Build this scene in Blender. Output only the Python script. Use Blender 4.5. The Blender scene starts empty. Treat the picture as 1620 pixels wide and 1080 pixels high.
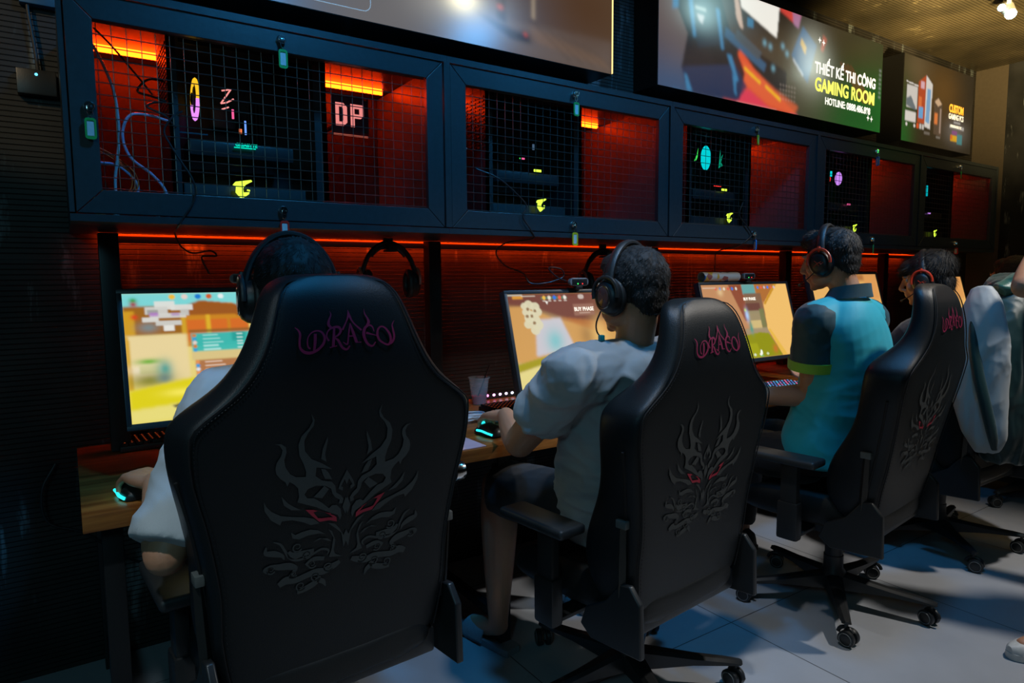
import bpy, bmesh, math, random
import numpy as np
from mathutils import Vector, Matrix, noise, Euler
C = bpy.context.scene.collection
SC = bpy.context.scene
PI = math.pi
R = math.radians

# ------------------------------------------------------------------ camera
CAM = Vector((0.0, -2.573, 1.28))
_p, _y, _r = R(5.411), R(56.235), R(-0.464)
F_ = Vector((math.cos(_y)*math.cos(_p), math.sin(_y)*math.cos(_p), -math.sin(_p)))
R_ = Vector((math.sin(_y), -math.cos(_y), 0))
U_ = R_.cross(F_)
R2 = R_*math.cos(_r)+U_*math.sin(_r)
U2 = -R_*math.sin(_r)+U_*math.cos(_r)
cd = bpy.data.cameras.new('camera'); co = bpy.data.objects.new('camera', cd); C.objects.link(co)
M = Matrix((R2, U2, -F_)).transposed().to_4x4(); M.translation = CAM
co.matrix_world = M
cd.sensor_width = 36; cd.lens = 1052.2/1620*36; cd.clip_start = .05
SC.camera = co
# ------------------------------------------------------------------ world, exposure, room lights
SC.view_settings.view_transform = 'Standard'; SC.view_settings.look = 'None'
SC.view_settings.gamma = 1; SC.view_settings.use_curve_mapping = False
SC.view_settings.exposure = 0.0
w = bpy.data.worlds.new('world'); SC.world = w; w.use_nodes = True
w.node_tree.nodes['Background'].inputs[0].default_value = (.30, .55, .75, 1)
w.node_tree.nodes['Background'].inputs[1].default_value = .006

def light(name, kind, loc, to, col, power, size=.2, size_y=None, angle=60, blend=.3):
    d = bpy.data.lights.new(name, kind); d.color = col; d.energy = power
    if kind == 'AREA':
        d.size = size
        if size_y: d.shape = 'RECTANGLE'; d.size_y = size_y
    else: d.shadow_soft_size = size
    if kind == 'SPOT': d.spot_size = R(angle); d.spot_blend = blend
    o = bpy.data.objects.new(name, d); C.objects.link(o); o.location = loc
    o.rotation_euler = (Vector(to)-Vector(loc)).to_track_quat('-Z', 'Y').to_euler()
    return o
# the ceiling spots of the hall over the aisle, its coloured wash lights, added fills
light('spot_white', 'SPOT', (3.3, -2.25, 2.85), (2.35, -1.6, 0), (1.0, .95, .88), 150, .05, angle=80, blend=.6)
light('spot_white_near', 'SPOT', (1.15, -1.75, 2.85), (1.25, -1.15, 1.0), (.95, .97, .98), 52, .06, angle=54, blend=.7)
light('spot_white_left', 'SPOT', (-.55, -2.0, 2.85), (.15, -1.08, .88), (.80, .93, 1.0), 66, .05, angle=20, blend=.7)
light('wash_blue', 'SPOT', (.85, -1.62, 2.88), (.85, -.55, 1.6), (.04, .42, 1.0), 70, .12, angle=92, blend=.8)
light('spot_warm_left', 'SPOT', (-.9, -1.5, 2.7), (-.12, 0, 2.12), (1.0, .74, .42), 32, .03, angle=30, blend=.5)
light('wash_blue_right', 'SPOT', (2.3, -1.62, 2.88), (2.3, -.55, 1.5), (.04, .42, 1.0), 66, .12, angle=110, blend=.9)
light('wash_cyan', 'AREA', (4.0, -3.6, 2.8), (2.2, -.8, .4), (.25, .75, 1.0), 1.6, 1.0)
light('fill_teal_left', 'AREA', (-1.2, -3.3, 2.3), (-.2, 0, .6), (.30, .80, 1.0), 7, .5)  # added fill, no fixture: lifts the dark lower left wall
light('wash_green', 'SPOT', (3.2, -2.6, 2.3), (3.95, -.4, 2.08), (.05, 1.0, .12), 16, .05, angle=26, blend=1)
light('fill_warm_ceiling', 'SPOT', (3.9, -1.6, 1.9), (4.75, -1.25, 2.94), (1.0, .72, .30), 800, .1, angle=104, blend=.9)  # added uplight without a fixture, brightens the ceiling from below

# ------------------------------------------------------------------ materials
def nd(nt, t, **k):
    n = nt.nodes.new(t)
    for a, b in k.items():
        if a in n.inputs.keys() if isinstance(a, str) else False: n.inputs[a].default_value = b
        else: setattr(n, a, b)
    return n
MATS = {}
def mat(name, col, rough=.5, metal=0, bump=0, scale=80, var=.15, emit=None, est=0, trans=0, coat=0, tex='Object', spec=None, sheen=0, alpha=1):
    if name in MATS: return MATS[name]
    m = bpy.data.materials.new(name); m.use_nodes = True; nt = m.node_tree; b = nt.nodes['Principled BSDF']
    b.inputs['Roughness'].default_value = rough; b.inputs['Metallic'].default_value = metal
    if spec is not None: b.inputs['Specular IOR Level'].default_value = spec
    b.inputs['Coat Weight'].default_value = coat
    b.inputs['Transmission Weight'].default_value = trans
    b.inputs['Sheen Weight'].default_value = sheen
    b.inputs['Alpha'].default_value = alpha
    tc = nt.nodes.new('ShaderNodeTexCoord'); n = nt.nodes.new('ShaderNodeTexNoise')
    n.inputs['Scale'].default_value = scale; n.inputs['Detail'].default_value = 4
    nt.links.new(tc.outputs[tex], n.inputs['Vector'])
    mx = nt.nodes.new('ShaderNodeMix'); mx.data_type = 'RGBA'
    c = Vector(col[:3])
    mx.inputs[6].default_value = (*(c*(1-var)), 1); mx.inputs[7].default_value = (*(c*(1+var)), 1)
    nt.links.new(n.outputs['Fac'], mx.inputs[0]); nt.links.new(mx.outputs[2], b.inputs['Base Color'])
    if bump:
        bp = nt.nodes.new('ShaderNodeBump'); bp.inputs['Strength'].default_value = bump; bp.inputs['Distance'].default_value = .002
        nt.links.new(n.outputs['Fac'], bp.inputs['Height']); nt.links.new(bp.outputs[0], b.inputs['Normal'])
    if emit:
        b.inputs['Emission Color'].default_value = (*emit, 1); b.inputs['Emission Strength'].default_value = est
    MATS[name] = m; return m

def panel_mat(name, c1, c2, vein, rough, pitch=.017, axis='Z', vs=1.0, vthr=.7, metal=0):
    """grooved laminate: stone-like mottling, thin pale scratches, fine parallel grooves"""
    m = bpy.data.materials.new(name); m.use_nodes = True; nt = m.node_tree; b = nt.nodes['Principled BSDF']; L = nt.links.new
    b.inputs['Roughness'].default_value = rough; b.inputs['Metallic'].default_value = metal; b.inputs['Specular IOR Level'].default_value = .25
    tc = nt.nodes.new('ShaderNodeTexCoord')
    n1 = nt.nodes.new('ShaderNodeTexNoise'); n1.inputs['Scale'].default_value = 2.2*vs; n1.inputs['Detail'].default_value = 8
    L(tc.outputs['Object'], n1.inputs['Vector'])
    r1 = nt.nodes.new('ShaderNodeMapRange'); r1.inputs['From Min'].default_value = .38; r1.inputs['From Max'].default_value = .66; L(n1.outputs['Fac'], r1.inputs['Value'])
    mx = nt.nodes.new('ShaderNodeMix'); mx.data_type = 'RGBA'; mx.inputs[6].default_value = (*c1, 1); mx.inputs[7].default_value = (*c2, 1)
    L(r1.outputs[0], mx.inputs[0])
    # scratches: thin ridges of a distorted voronoi, masked by noise
    mp = nt.nodes.new('ShaderNodeMapping'); mp.inputs['Rotation'].default_value = (.5, .62, .3); mp.inputs['Scale'].default_value = (5.5*vs, 5.5*vs, .9*vs)
    L(tc.outputs['Object'], mp.inputs[0])
    n2 = nt.nodes.new('ShaderNodeTexNoise'); n2.inputs['Scale'].default_value = 2.2; n2.inputs['Detail'].default_value = 5; n2.inputs['Roughness'].default_value = .65; n2.inputs['Distortion'].default_value = .25
    L(mp.outputs[0], n2.inputs['Vector'])
    r2 = nt.nodes.new('ShaderNodeMapRange'); r2.inputs['From Min'].default_value = .57; r2.inputs['From Max'].default_value = .66; L(n2.outputs['Fac'], r2.inputs['Value'])
    n3 = nt.nodes.new('ShaderNodeTexNoise'); n3.inputs['Scale'].default_value = 4.3*vs; L(tc.outputs['Object'], n3.inputs['Vector'])
    r3 = nt.nodes.new('ShaderNodeMapRange'); r3.inputs['From Min'].default_value = vthr-.18; r3.inputs['From Max'].default_value = vthr; L(n3.outputs['Fac'], r3.inputs['Value'])
    mu = nt.nodes.new('ShaderNodeMath'); mu.operation = 'MULTIPLY'; L(r2.outputs[0], mu.inputs[0]); L(r3.outputs[0], mu.inputs[1])
    mv = nt.nodes.new('ShaderNodeMix'); mv.data_type = 'RGBA'; mv.inputs[7].default_value = (*vein, 1); L(mx.outputs[2], mv.inputs[6]); L(mu.outputs[0], mv.inputs[0])
    out = mv.outputs[2]
    if pitch:
        sp = nt.nodes.new('ShaderNodeSeparateXYZ'); L(tc.outputs['Object'], sp.inputs[0])
        a = nt.nodes.new('ShaderNodeMath'); a.operation = 'DIVIDE'; a.inputs[1].default_value = pitch; L(sp.outputs[axis], a.inputs[0])
        f = nt.nodes.new('ShaderNodeMath'); f.operation = 'FRACT'; L(a.outputs[0], f.inputs[0])
        g = nt.nodes.new('ShaderNodeMath'); g.operation = 'PINGPONG'; g.inputs[1].default_value = .5; L(f.outputs[0], g.inputs[0])
        h = nt.nodes.new('ShaderNodeMapRange'); h.inputs['From Min'].default_value = .02; h.inputs['From Max'].default_value = .12; L(g.outputs[0], h.inputs['Value'])
        mg = nt.nodes.new('ShaderNodeMix'); mg.data_type = 'RGBA'; mg.inputs[6].default_value = (c1[0]*.2, c1[1]*.2, c1[2]*.2, 1)
        L(out, mg.inputs[7]); L(h.outputs[0], mg.inputs[0]); out = mg.outputs[2]
        bp = nt.nodes.new('ShaderNodeBump'); bp.inputs['Strength'].default_value = .8; bp.inputs['Distance'].default_value = .003
        L(h.outputs[0], bp.inputs['Height']); L(bp.outputs[0], b.inputs['Normal'])
    L(out, b.inputs['Base Color'])
    MATS[name] = m; return m

def wood_mat(name, c1, c2, rough=.35):
    m = bpy.data.materials.new(name); m.use_nodes = True; nt = m.node_tree; b = nt.nodes['Principled BSDF']; L = nt.links.new
    b.inputs['Roughness'].default_value = rough
    tc = nt.nodes.new('ShaderNodeTexCoord'); mp = nt.nodes.new('ShaderNodeMapping'); mp.inputs['Scale'].default_value = (1.2, 14, 14)
    L(tc.outputs['Object'], mp.inputs[0])
    n = nt.nodes.new('ShaderNodeTexNoise'); n.inputs['Scale'].default_value = 2.0; n.inputs['Detail'].default_value = 7; L(mp.outputs[0], n.inputs['Vector'])
    n2 = nt.nodes.new('ShaderNodeTexNoise'); n2.inputs['Scale'].default_value = 12; L(mp.outputs[0], n2.inputs['Vector'])
    cr = nt.nodes.new('ShaderNodeValToRGB'); e = cr.color_ramp.elements
    e[0].position = .3; e[0].color = (*c1, 1); e[1].position = .7; e[1].color = (*c2, 1); L(n.outputs['Fac'], cr.inputs[0])
    mx = nt.nodes.new('ShaderNodeMix'); mx.data_type = 'RGBA'; mx.blend_type = 'MULTIPLY'; mx.inputs[0].default_value = .5
    L(cr.outputs[0], mx.inputs[6]); L(n2.outputs['Fac'], mx.inputs[7]); L(mx.outputs[2], b.inputs['Base Color'])
    MATS[name] = m; return m

def tile_mat(name):
    m = bpy.data.materials.new(name); m.use_nodes = True; nt = m.node_tree; b = nt.nodes['Principled BSDF']; L = nt.links.new
    b.inputs['Roughness'].default_value = .38
    tc = nt.nodes.new('ShaderNodeTexCoord'); mp = nt.nodes.new('ShaderNodeMapping')
    mp.inputs['Location'].default_value = (-1.985+.8*4, 1.056+.8*8, 0); L(tc.outputs['Object'], mp.inputs[0])
    bk = nt.nodes.new('ShaderNodeTexBrick'); bk.offset = 0; bk.squash = 1
    bk.inputs['Scale'].default_value = 1; bk.inputs['Brick Width'].default_value = .8; bk.inputs['Row Height'].default_value = .8
    bk.inputs['Mortar Size'].default_value = .0022; bk.inputs['Mortar Smooth'].default_value = .3
    bk.inputs['Color1'].default_value = (.48, .49, .52, 1); bk.inputs['Color2'].default_value = (.44, .46, .50, 1); bk.inputs['Mortar'].default_value = (.06, .06, .06, 1)
    L(mp.outputs[0], bk.inputs['Vector'])
    n = nt.nodes.new('ShaderNodeTexNoise'); n.inputs['Scale'].default_value = 5; n.inputs['Detail'].default_value = 6; L(tc.outputs['Object'], n.inputs['Vector'])
    mx = nt.nodes.new('ShaderNodeMix'); mx.data_type = 'RGBA'; mx.blend_type = 'MULTIPLY'; mx.inputs[0].default_value = .25
    L(bk.outputs[0], mx.inputs[6]); L(n.outputs['Fac'], mx.inputs[7]); L(mx.outputs[2], b.inputs['Base Color'])
    MATS[name] = m; return m

def picture_mat(name, strength=1.0, rough=.25):
    m = bpy.data.materials.new(name); m.use_nodes = True; nt = m.node_tree; b = nt.nodes['Principled BSDF']; L = nt.links.new
    a = nt.nodes.new('ShaderNodeAttribute'); a.attribute_name = 'pic'
    b.inputs['Base Color'].default_value = (.01, .01, .01, 1); b.inputs['Roughness'].default_value = rough
    L(a.outputs['Color'], b.inputs['Emission Color']); b.inputs['Emission Strength'].default_value = strength
    MATS[name] = m; return m

def glow(name, col, s): return mat(name, (.02, .02, .02), .5, emit=col, est=s)

# ------------------------------------------------------------------ mesh helpers
def nb(): return bmesh.new()
def xf(bm, vs, Mx):
    if Mx is not None: bmesh.ops.transform(bm, matrix=Mx, verts=vs)
def box(bm, c, s, Mx=None, bev=0, seg=2, rot=None):
    g = bmesh.ops.create_cube(bm, size=1); vs = g['verts']
    bmesh.ops.scale(bm, vec=s, verts=vs)
    if bev:
        es = list({e for v in vs for e in v.link_edges})
        r = bmesh.ops.bevel(bm, geom=es, offset=bev, segments=seg, profile=.6, affect='EDGES')
        vs = list({v for f in r['faces'] for v in f.verts} | {v for v in vs if v.is_valid})
    T = Matrix.Translation(c)
    if rot is not None: T = T @ Euler(rot).to_matrix().to_4x4()
    xf(bm, vs, (Mx or Matrix.Identity(4)) @ T)
    return vs
def ell(bm, c, r, Mx=None, rot=None, seg=24):
    g = bmesh.ops.create_uvsphere(bm, u_segments=seg, v_segments=max(8, seg//2), radius=1)
    T = Matrix.Translation(c)
    if rot is not None: T = T @ Euler(rot).to_matrix().to_4x4()
    T = T @ Matrix.Diagonal((*r, 1))
    xf(bm, g['verts'], (Mx or Matrix.Identity(4)) @ T)
def rings(bm, rs, cap=True, closed=False):
    """rs: list of rings of equally many points"""
    vr = [[bm.verts.new(p) for p in r] for r in rs]; n = len(vr[0])
    for i in range(len(vr)-1+(1 if closed else 0)):
        a, b = vr[i], vr[(i+1) % len(vr)]
        for j in range(n): bm.faces.new((a[j], a[(j+1) % n], b[(j+1) % n], b[j]))
    if cap and not closed:
        bm.faces.new(vr[0][::-1]); bm.faces.new(vr[-1])
    return vr
def cat(pts, k=6):
    """catmull-rom through the points (tuples of any length)"""
    P = [np.array(p, float) for p in pts]
    if len(P) < 3: return [P[0]+(P[1]-P[0])*t for t in np.linspace(0, 1, k+1)]
    P = [2*P[0]-P[1]]+P+[2*P[-1]-P[-2]]; out = []
    for i in range(1, len(P)-2):
        for t in np.linspace(0, 1, k, endpoint=False):
            a, b, c, d = P[i-1:i+3]
            out.append(.5*((2*b)+(-a+c)*t+(2*a-5*b+4*c-d)*t*t+(-a+3*b-3*c+d)*t**3))
    out.append(P[-2]); return out
def tube(bm, pts, r=.002, n=8, smooth=0, Mx=None, closed=False, flat=None):
    """tube along pts; r number or a list; flat=(axis vector, factor) squashes"""
    if smooth: 
        rr = r if isinstance(r, (list, tuple)) else [r]*len(pts)
        q = cat([(*p, a) for p, a in zip(pts, rr)], smooth); pts = [Vector(a[:3]) for a in q]; r = [float(a[3]) for a in q]
    pts = [Vector(p) for p in pts]
    if not isinstance(r, (list, tuple)): r = [r]*len(pts)
    rs = []; N = len(pts); up = None
    for i, p in enumerate(pts):
        t = (pts[(i+1) % N]-pts[i-1]) if closed else (pts[min(i+1, N-1)]-pts[max(i-1, 0)])
        if t.length < 1e-9: t = Vector((0, 0, 1))
        t.normalize()
        if up is None:
            up = Vector((0, 0, 1)) if abs(t.z) < .9 else Vector((1, 0, 0))
        up = (up-t*up.dot(t)); up = up.normalized() if up.length > 1e-6 else t.orthogonal().normalized()
        s = t.cross(up)
        ring = [p+(up*math.cos(a)+s*math.sin(a))*r[i] for a in [2*PI*j/n for j in range(n)]]
        if flat:
            ax = Vector(flat[0]).normalized(); ring = [q-ax*((q-p).dot(ax))*(1-flat[1]) for q in ring]
        if Mx is not None: ring = [Mx @ q for q in ring]
        rs.append(ring)
    return rings(bm, rs, cap=not closed, closed=closed)
def cyl(bm, a, b, r, r2=None, n=24, Mx=None):
    tube(bm, [a, b], [r, r if r2 is None else r2], n, Mx=Mx)
def lathe(bm, prof, c=(0, 0, 0), n=32, Mx=None):
    rs = []
    for (r, z) in prof:
        ring = [Vector((c[0]+max(r, 1e-4)*math.cos(2*PI*j/n), c[1]+max(r, 1e-4)*math.sin(2*PI*j/n), c[2]+z)) for j in range(n)]
        if Mx is not None: ring = [Mx @ q for q in ring]
        rs.append(ring)
    rings(bm, rs)
def limb(bm, pts, rad, n=14, sm=5, squash=None):
    """tapered limb with ball ends, for the remeshed bodies"""
    tube(bm, pts, rad, n, smooth=sm, flat=squash)
    for p, r in ((pts[0], rad[0]), (pts[-1], rad[-1])): ell(bm, p, (r*.99,)*3, seg=14)
def polyfill(bm, loops, Mx):
    es = []
    for lp in loops:
        vs = [bm.verts.new(Mx @ Vector((a, 0, b))) for a, b in lp]
        es += [bm.edges.new((vs[i], vs[(i+1) % len(vs)])) for i in range(len(vs))]
    bmesh.ops.triangle_fill(bm, use_beauty=True, use_dissolve=False, edges=es)
def ribbon(bm, pts, Mx, k=5, sc=1.0):
    """flat stroke (x, z, width) in the local xz plane"""
    q = cat(pts, k); L = []; 
    for i, p in enumerate(q):
        t = q[min(i+1, len(q)-1)][:2]-q[max(i-1, 0)][:2]; l = np.hypot(*t) or 1; nrm = np.array([-t[1], t[0]])/l*max(p[2], .3*sc)*.5
        L.append((p[:2]+nrm, p[:2]-nrm))
    v = [(bm.verts.new(Mx @ Vector((a[0], 0, a[1]))), bm.verts.new(Mx @ Vector((b[0], 0, b[1])))) for a, b in L]
    for i in range(len(v)-1): bm.faces.new((v[i][0], v[i][1], v[i+1][1], v[i+1][0]))

def emit_obj(name, me, m, parent=None):
    o = bpy.data.objects.new(name, me); C.objects.link(o)
    for x in (m if isinstance(m, (list, tuple)) else [m]): me.materials.append(x)
    if parent is not None: o.parent = parent
    return o
def obj(name, bm, m, parent=None, smooth=True, sub=0, bev=0, ang=40):
    me = bpy.data.meshes.new(name)
    bmesh.ops.recalc_face_normals(bm, faces=bm.faces)
    if smooth:
        for f in bm.faces: f.smooth = True
        for e in bm.edges:
            if len(e.link_faces) == 2 and e.calc_face_angle(0) > R(ang): e.smooth = False
    bm.to_mesh(me); bm.free()
    o = emit_obj(name, me, m, parent)
    if bev:
        md = o.modifiers.new('b', 'BEVEL'); md.width = bev; md.segments = 2; md.limit_method = 'ANGLE'
    if sub:
        md = o.modifiers.new('s', 'SUBSURF'); md.levels = sub; md.render_levels = sub
    return o
def thing(name, label, cat_, loc=(0, 0, 0), rotz=0, group=None, Mx=None):
    o = bpy.data.objects.new(name, None); C.objects.link(o)
    if Mx is not None: o.matrix_world = Mx
    else: o.location = loc; o.rotation_euler = (0, 0, rotz)
    o.empty_display_size = .05
    return tag(o, label, cat_, group)
def tag(o, label, cat_, group=None, kind=None):
    o['label'] = label; o['category'] = cat_
    if group: o['group'] = group
    if kind: o['kind'] = kind
    return o
def struct(name, bm, m, parent=None, label=None, **k):
    o = obj(name, bm, m, parent, **k)
    if parent is None: o['kind'] = 'structure'
    if label: o['label'] = label
    return o
def copy_tree(o, parent=None):
    c = o.copy(); C.objects.link(c)
    if parent is not None: c.parent = parent
    for ch in list(o.children): copy_tree(ch, c)
    return c
def remeshed(bm, voxel=.006, smooth=4, fn=None, name='tmp'):
    """voxel-union the shells in bm, smooth them, return a mesh"""
    me = bpy.data.meshes.new(name); bmesh.ops.recalc_face_normals(bm, faces=bm.faces); bm.to_mesh(me); bm.free()
    o = bpy.data.objects.new(name, me); C.objects.link(o)
    r = o.modifiers.new('r', 'REMESH'); r.mode = 'VOXEL'; r.voxel_size = voxel; r.use_smooth_shade = True
    s = o.modifiers.new('s', 'SMOOTH'); s.factor = .5; s.iterations = smooth
    dg = bpy.context.evaluated_depsgraph_get(); dg.update()
    out = bpy.data.meshes.new_from_object(o.evaluated_get(dg))
    bpy.data.objects.remove(o); bpy.data.meshes.remove(me)
    if fn:
        n = len(out.vertices); co_ = np.empty(n*3); out.vertices.foreach_get('co', co_); no_ = np.empty(n*3); out.vertices.foreach_get('normal', no_)
        co_ = co_.reshape(-1, 3); no_ = no_.reshape(-1, 3)
        co_ = fn(co_, no_); out.vertices.foreach_set('co', co_.ravel()); out.update()
    for p in out.polygons: p.use_smooth = True
    return out
def text(s, size, m, parent, Mx, name='lettering', bold=0, align='CENTER', ext=0.0006, xs=1):
    cu = bpy.data.curves.new('t', 'FONT'); cu.body = s; cu.size = size; cu.align_x = align; cu.align_y = 'CENTER'; cu.extrude = ext; cu.offset = bold
    t = bpy.data.objects.new('t', cu); C.objects.link(t)
    dg = bpy.context.evaluated_depsgraph_get(); dg.update()
    me = bpy.data.meshes.new_from_object(t.evaluated_get(dg)); bpy.data.objects.remove(t)
    # font plane xy -> vertical plane facing -y
    me.transform(Mx @ Matrix.Rotation(PI/2, 4, 'X') @ Matrix.Diagonal((xs, 1, 1, 1)))
    return emit_obj(name, me, m, parent)
def T(*a): return Matrix.Translation(a)
def RX(a): return Matrix.Rotation(R(a), 4, 'X')
def RZ(a): return Matrix.Rotation(R(a), 4, 'Z')
def RY(a): return Matrix.Rotation(R(a), 4, 'Y')

# ------------------------------------------------------------------ painting small pictures (screens, posters)
class Pic:
    def __init__(s, w, h, col=(0, 0, 0)):
        s.w, s.h = w, h; s.a = np.zeros((h, w, 3)); s.a[:] = col
        s.U, s.V = np.meshgrid((np.arange(w))/(w-1), (np.arange(h))/(h-1))   # v down
    def _mix(s, m, col): s.a = s.a*(1-m[..., None])+np.array(col)*m[..., None]
    def poly(s, pts, col, al=1, soft=0):
        m = np.zeros((s.h, s.w), bool); n = len(pts)
        for i in range(n):
            (x1, y1), (x2, y2) = pts[i], pts[(i+1) % n]
            if y1 == y2: continue
            c = ((s.V >= min(y1, y2)) & (s.V < max(y1, y2))) & (s.U < (x2-x1)*(s.V-y1)/(y2-y1)+x1)
            m ^= c
        m = m.astype(float)
        for _ in range(soft): m = (m+np.roll(m, 1, 0)+np.roll(m, -1, 0)+np.roll(m, 1, 1)+np.roll(m, -1, 1))/5
        s._mix(m*al, col)
    def rect(s, x0, y0, x1, y1, col, al=1, soft=0): s.poly([(x0, y0), (x1, y0), (x1, y1), (x0, y1)], col, al, soft)
    def blob(s, x, y, rx, ry, col, al=1, p=1.0, add=False):
        d = ((s.U-x)/rx)**2+((s.V-y)/ry)**2; m = np.exp(-d*p)*al
        if add: s.a += m[..., None]*np.array(col)
        else: s._mix(m, col)
    def disc(s, x, y, rx, ry, col, al=1):
        d = np.sqrt(((s.U-x)/rx)**2+((s.V-y)/ry)**2); s._mix(np.clip((1.05-d)*12, 0, 1)*al, col)
    def grad(s, c0, c1, ax=0):
        t = (s.U if ax == 0 else s.V)[..., None]; s.a = np.array(c0)*(1-t)+np.array(c1)*t
    def blur(s, n=1):
        for _ in range(n):
            p = np.pad(s.a, ((1, 1), (1, 1), (0, 0)), 'edge'); s.a = (p[1:-1, 1:-1]*2+p[:-2, 1:-1]+p[2:, 1:-1]+p[1:-1, :-2]+p[1:-1, 2:])/6
    def plane(s, W, H, m, parent, Mx, name='picture'):
        """upright sheet W x H in local xz facing -y, centred"""
        xs = (s.U-.5)*W; zs = (.5-s.V)*H; n = s.w*s.h
        co_ = np.stack([xs, np.zeros_like(xs), zs], -1).reshape(-1, 3)
        Mn = np.array(Mx); co_ = co_@Mn[:3, :3].T+Mn[:3, 3]
        i = np.arange(n).reshape(s.h, s.w)
        q = np.stack([i[:-1, :-1], i[1:, :-1], i[1:, 1:], i[:-1, 1:]], -1).reshape(-1, 4)
        me = bpy.data.meshes.new(name); me.vertices.add(n); me.vertices.foreach_set('co', co_.ravel())
        me.loops.add(q.size); me.loops.foreach_set('vertex_index', q.ravel())
        me.polygons.add(len(q)); me.polygons.foreach_set('loop_start', np.arange(len(q))*4); me.polygons.foreach_set('loop_total', np.full(len(q), 4))
        me.update()
        at = me.color_attributes.new('pic', 'FLOAT_COLOR', 'POINT')
        at.data.foreach_set('color', np.concatenate([np.clip(s.a, 0, 4).reshape(-1, 3), np.ones((n, 1))], 1).ravel())
        return emit_obj(name, me, m, parent)
def srgb(r, g, b): return tuple((c/255/12.92 if c/255 <= .04045 else ((c/255+.055)/1.055)**2.4) for c in (r, g, b))
# ------------------------------------------------------------------ shared materials
wallm = panel_mat('dark_grooved_panel', (.020, .019, .017), (.055, .050, .045), (.16, .19, .20), .5, .0165, 'Z', 1.0, .56)
ceilm = panel_mat('ceiling_panel', (.050, .042, .025), (.13, .105, .06), (.34, .28, .16), .42, .02, 'Y', .9, .72)
marble = panel_mat('black_marble', (.012, .013, .014), (.030, .031, .033), (.30, .33, .35), .4, 0, 'Z', 1.3, .56)
tiles = tile_mat('pale_floor_tiles')
deskm = wood_mat('desk_wood', (.22, .058, .011), (.60, .22, .045), .34)
frame = mat('painted_frame', (.030, .040, .046), .36, bump=.15, scale=60, var=.25)
steel = mat('black_steel', (.012, .012, .013), .45)
blackp = mat('black_plastic', (.012, .013, .014), .38, bump=.08, scale=300)
darkg = mat('dark_interior', (.02, .02, .022), .6)
chrome = mat('chrome', (.75, .75, .75), .16, metal=1)
wirem = mat('wire_steel', (.11, .11, .10), .38, metal=.7)
glassd = mat('smoked_glass', (.10, .12, .13), .04, trans=.0, alpha=.22)
red_led = glow('red_led', (1.0, .032, .001), 30)
under_led = glow('under_led', (1.0, .045, .001), 50)

X0, PITCH, WO, ZB, ZT, YF = .0937, 1.0667, .92, 1.5124, 1.9374, -.565
CB, CT = 1.432, 2.012          # cabinet bottom and top
# ------------------------------------------------------------------ room shell
bm = nb(); box(bm, (4.0, -3.5, -.05), (11.5, 9, .1)); struct('floor', bm, tiles)
bm = nb(); box(bm, (3.0, .06, 1.5), (8.0, .12, 3.1)); struct('wall_back', bm, wallm)
bm = nb(); box(bm, (3.0, -.0003, 1.354), (6.4, .0018, .0035)); struct('trim_1', bm, mat('trim_lacquer', (.06, .05, .05), .25))
bm = nb(); box(bm, (6.42, -.115, 1.5), (.14, .23, 3.1)); struct('trim_2', bm, mat('brown_return', (.075, .060, .042), .5, bump=.2, scale=40))
bm = nb(); box(bm, (6.41, -4.13, 1.5), (.12, 7.8, 3.1)); struct('wall_right', bm, marble)
bm = nb(); box(bm, (3.0, -8.0, 1.5), (11.5, .12, 3.1)); struct('wall_front', bm, wallm)
bm = nb(); box(bm, (-1.7, -4, 1.5), (.12, 8.2, 3.1)); struct('wall_left', bm, wallm)
bm = nb()
for i in range(9):
    box(bm, (3.0, -.22-1.0*i, 2.96), (11.5, .985, .03), bev=.004)
box(bm, (3.0, -4, 3.0), (11.5, 9, .05)); struct('ceiling', bm, ceilm)

# ------------------------------------------------------------------ wall cabinets with mesh doors
def mitre_frame(bm, x0, x1, z0, z1, wd, y0, y1):
    o = [(x0, z0), (x1, z0), (x1, z1), (x0, z1)]; i = [(x0+wd, z0+wd), (x1-wd, z0+wd), (x1-wd, z1-wd), (x0+wd, z1-wd)]
    g = .0009
    for k in range(4):
        a, b, c, d = o[k], o[(k+1) % 4], i[(k+1) % 4], i[k]
        cx = (a[0]+b[0]+c[0]+d[0])/4; cz = (a[1]+b[1]+c[1]+d[1])/4
        pts = []
        for p in (a, b, c, d):
            l = math.hypot(p[0]-cx, p[1]-cz); pts.append((p[0]-(p[0]-cx)/l*g*2, p[1]-(p[1]-cz)/l*g))
        f = [bm.verts.new((p[0], y0, p[1])) for p in pts]; r = [bm.verts.new((p[0], y1, p[1])) for p in pts]
        bm.faces.new(f); bm.faces.new(r[::-1])
        for j in range(4): bm.faces.new((f[j], r[j], r[(j+1) % 4], f[(j+1) % 4]))
def lock(parent, x, z):
    bm = nb(); Mx = T(x, YF-.004, z) @ RX(90)
    lathe(bm, [(0, .012), (.0105, .012), (.0125, .009), (.013, 0), (.0, 0)], Mx=Mx, n=24)
    return obj('lock', bm, chrome, parent)
ordn = ['leftmost', 'second', 'third', 'fourth', 'fifth']
cabs = []
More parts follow.
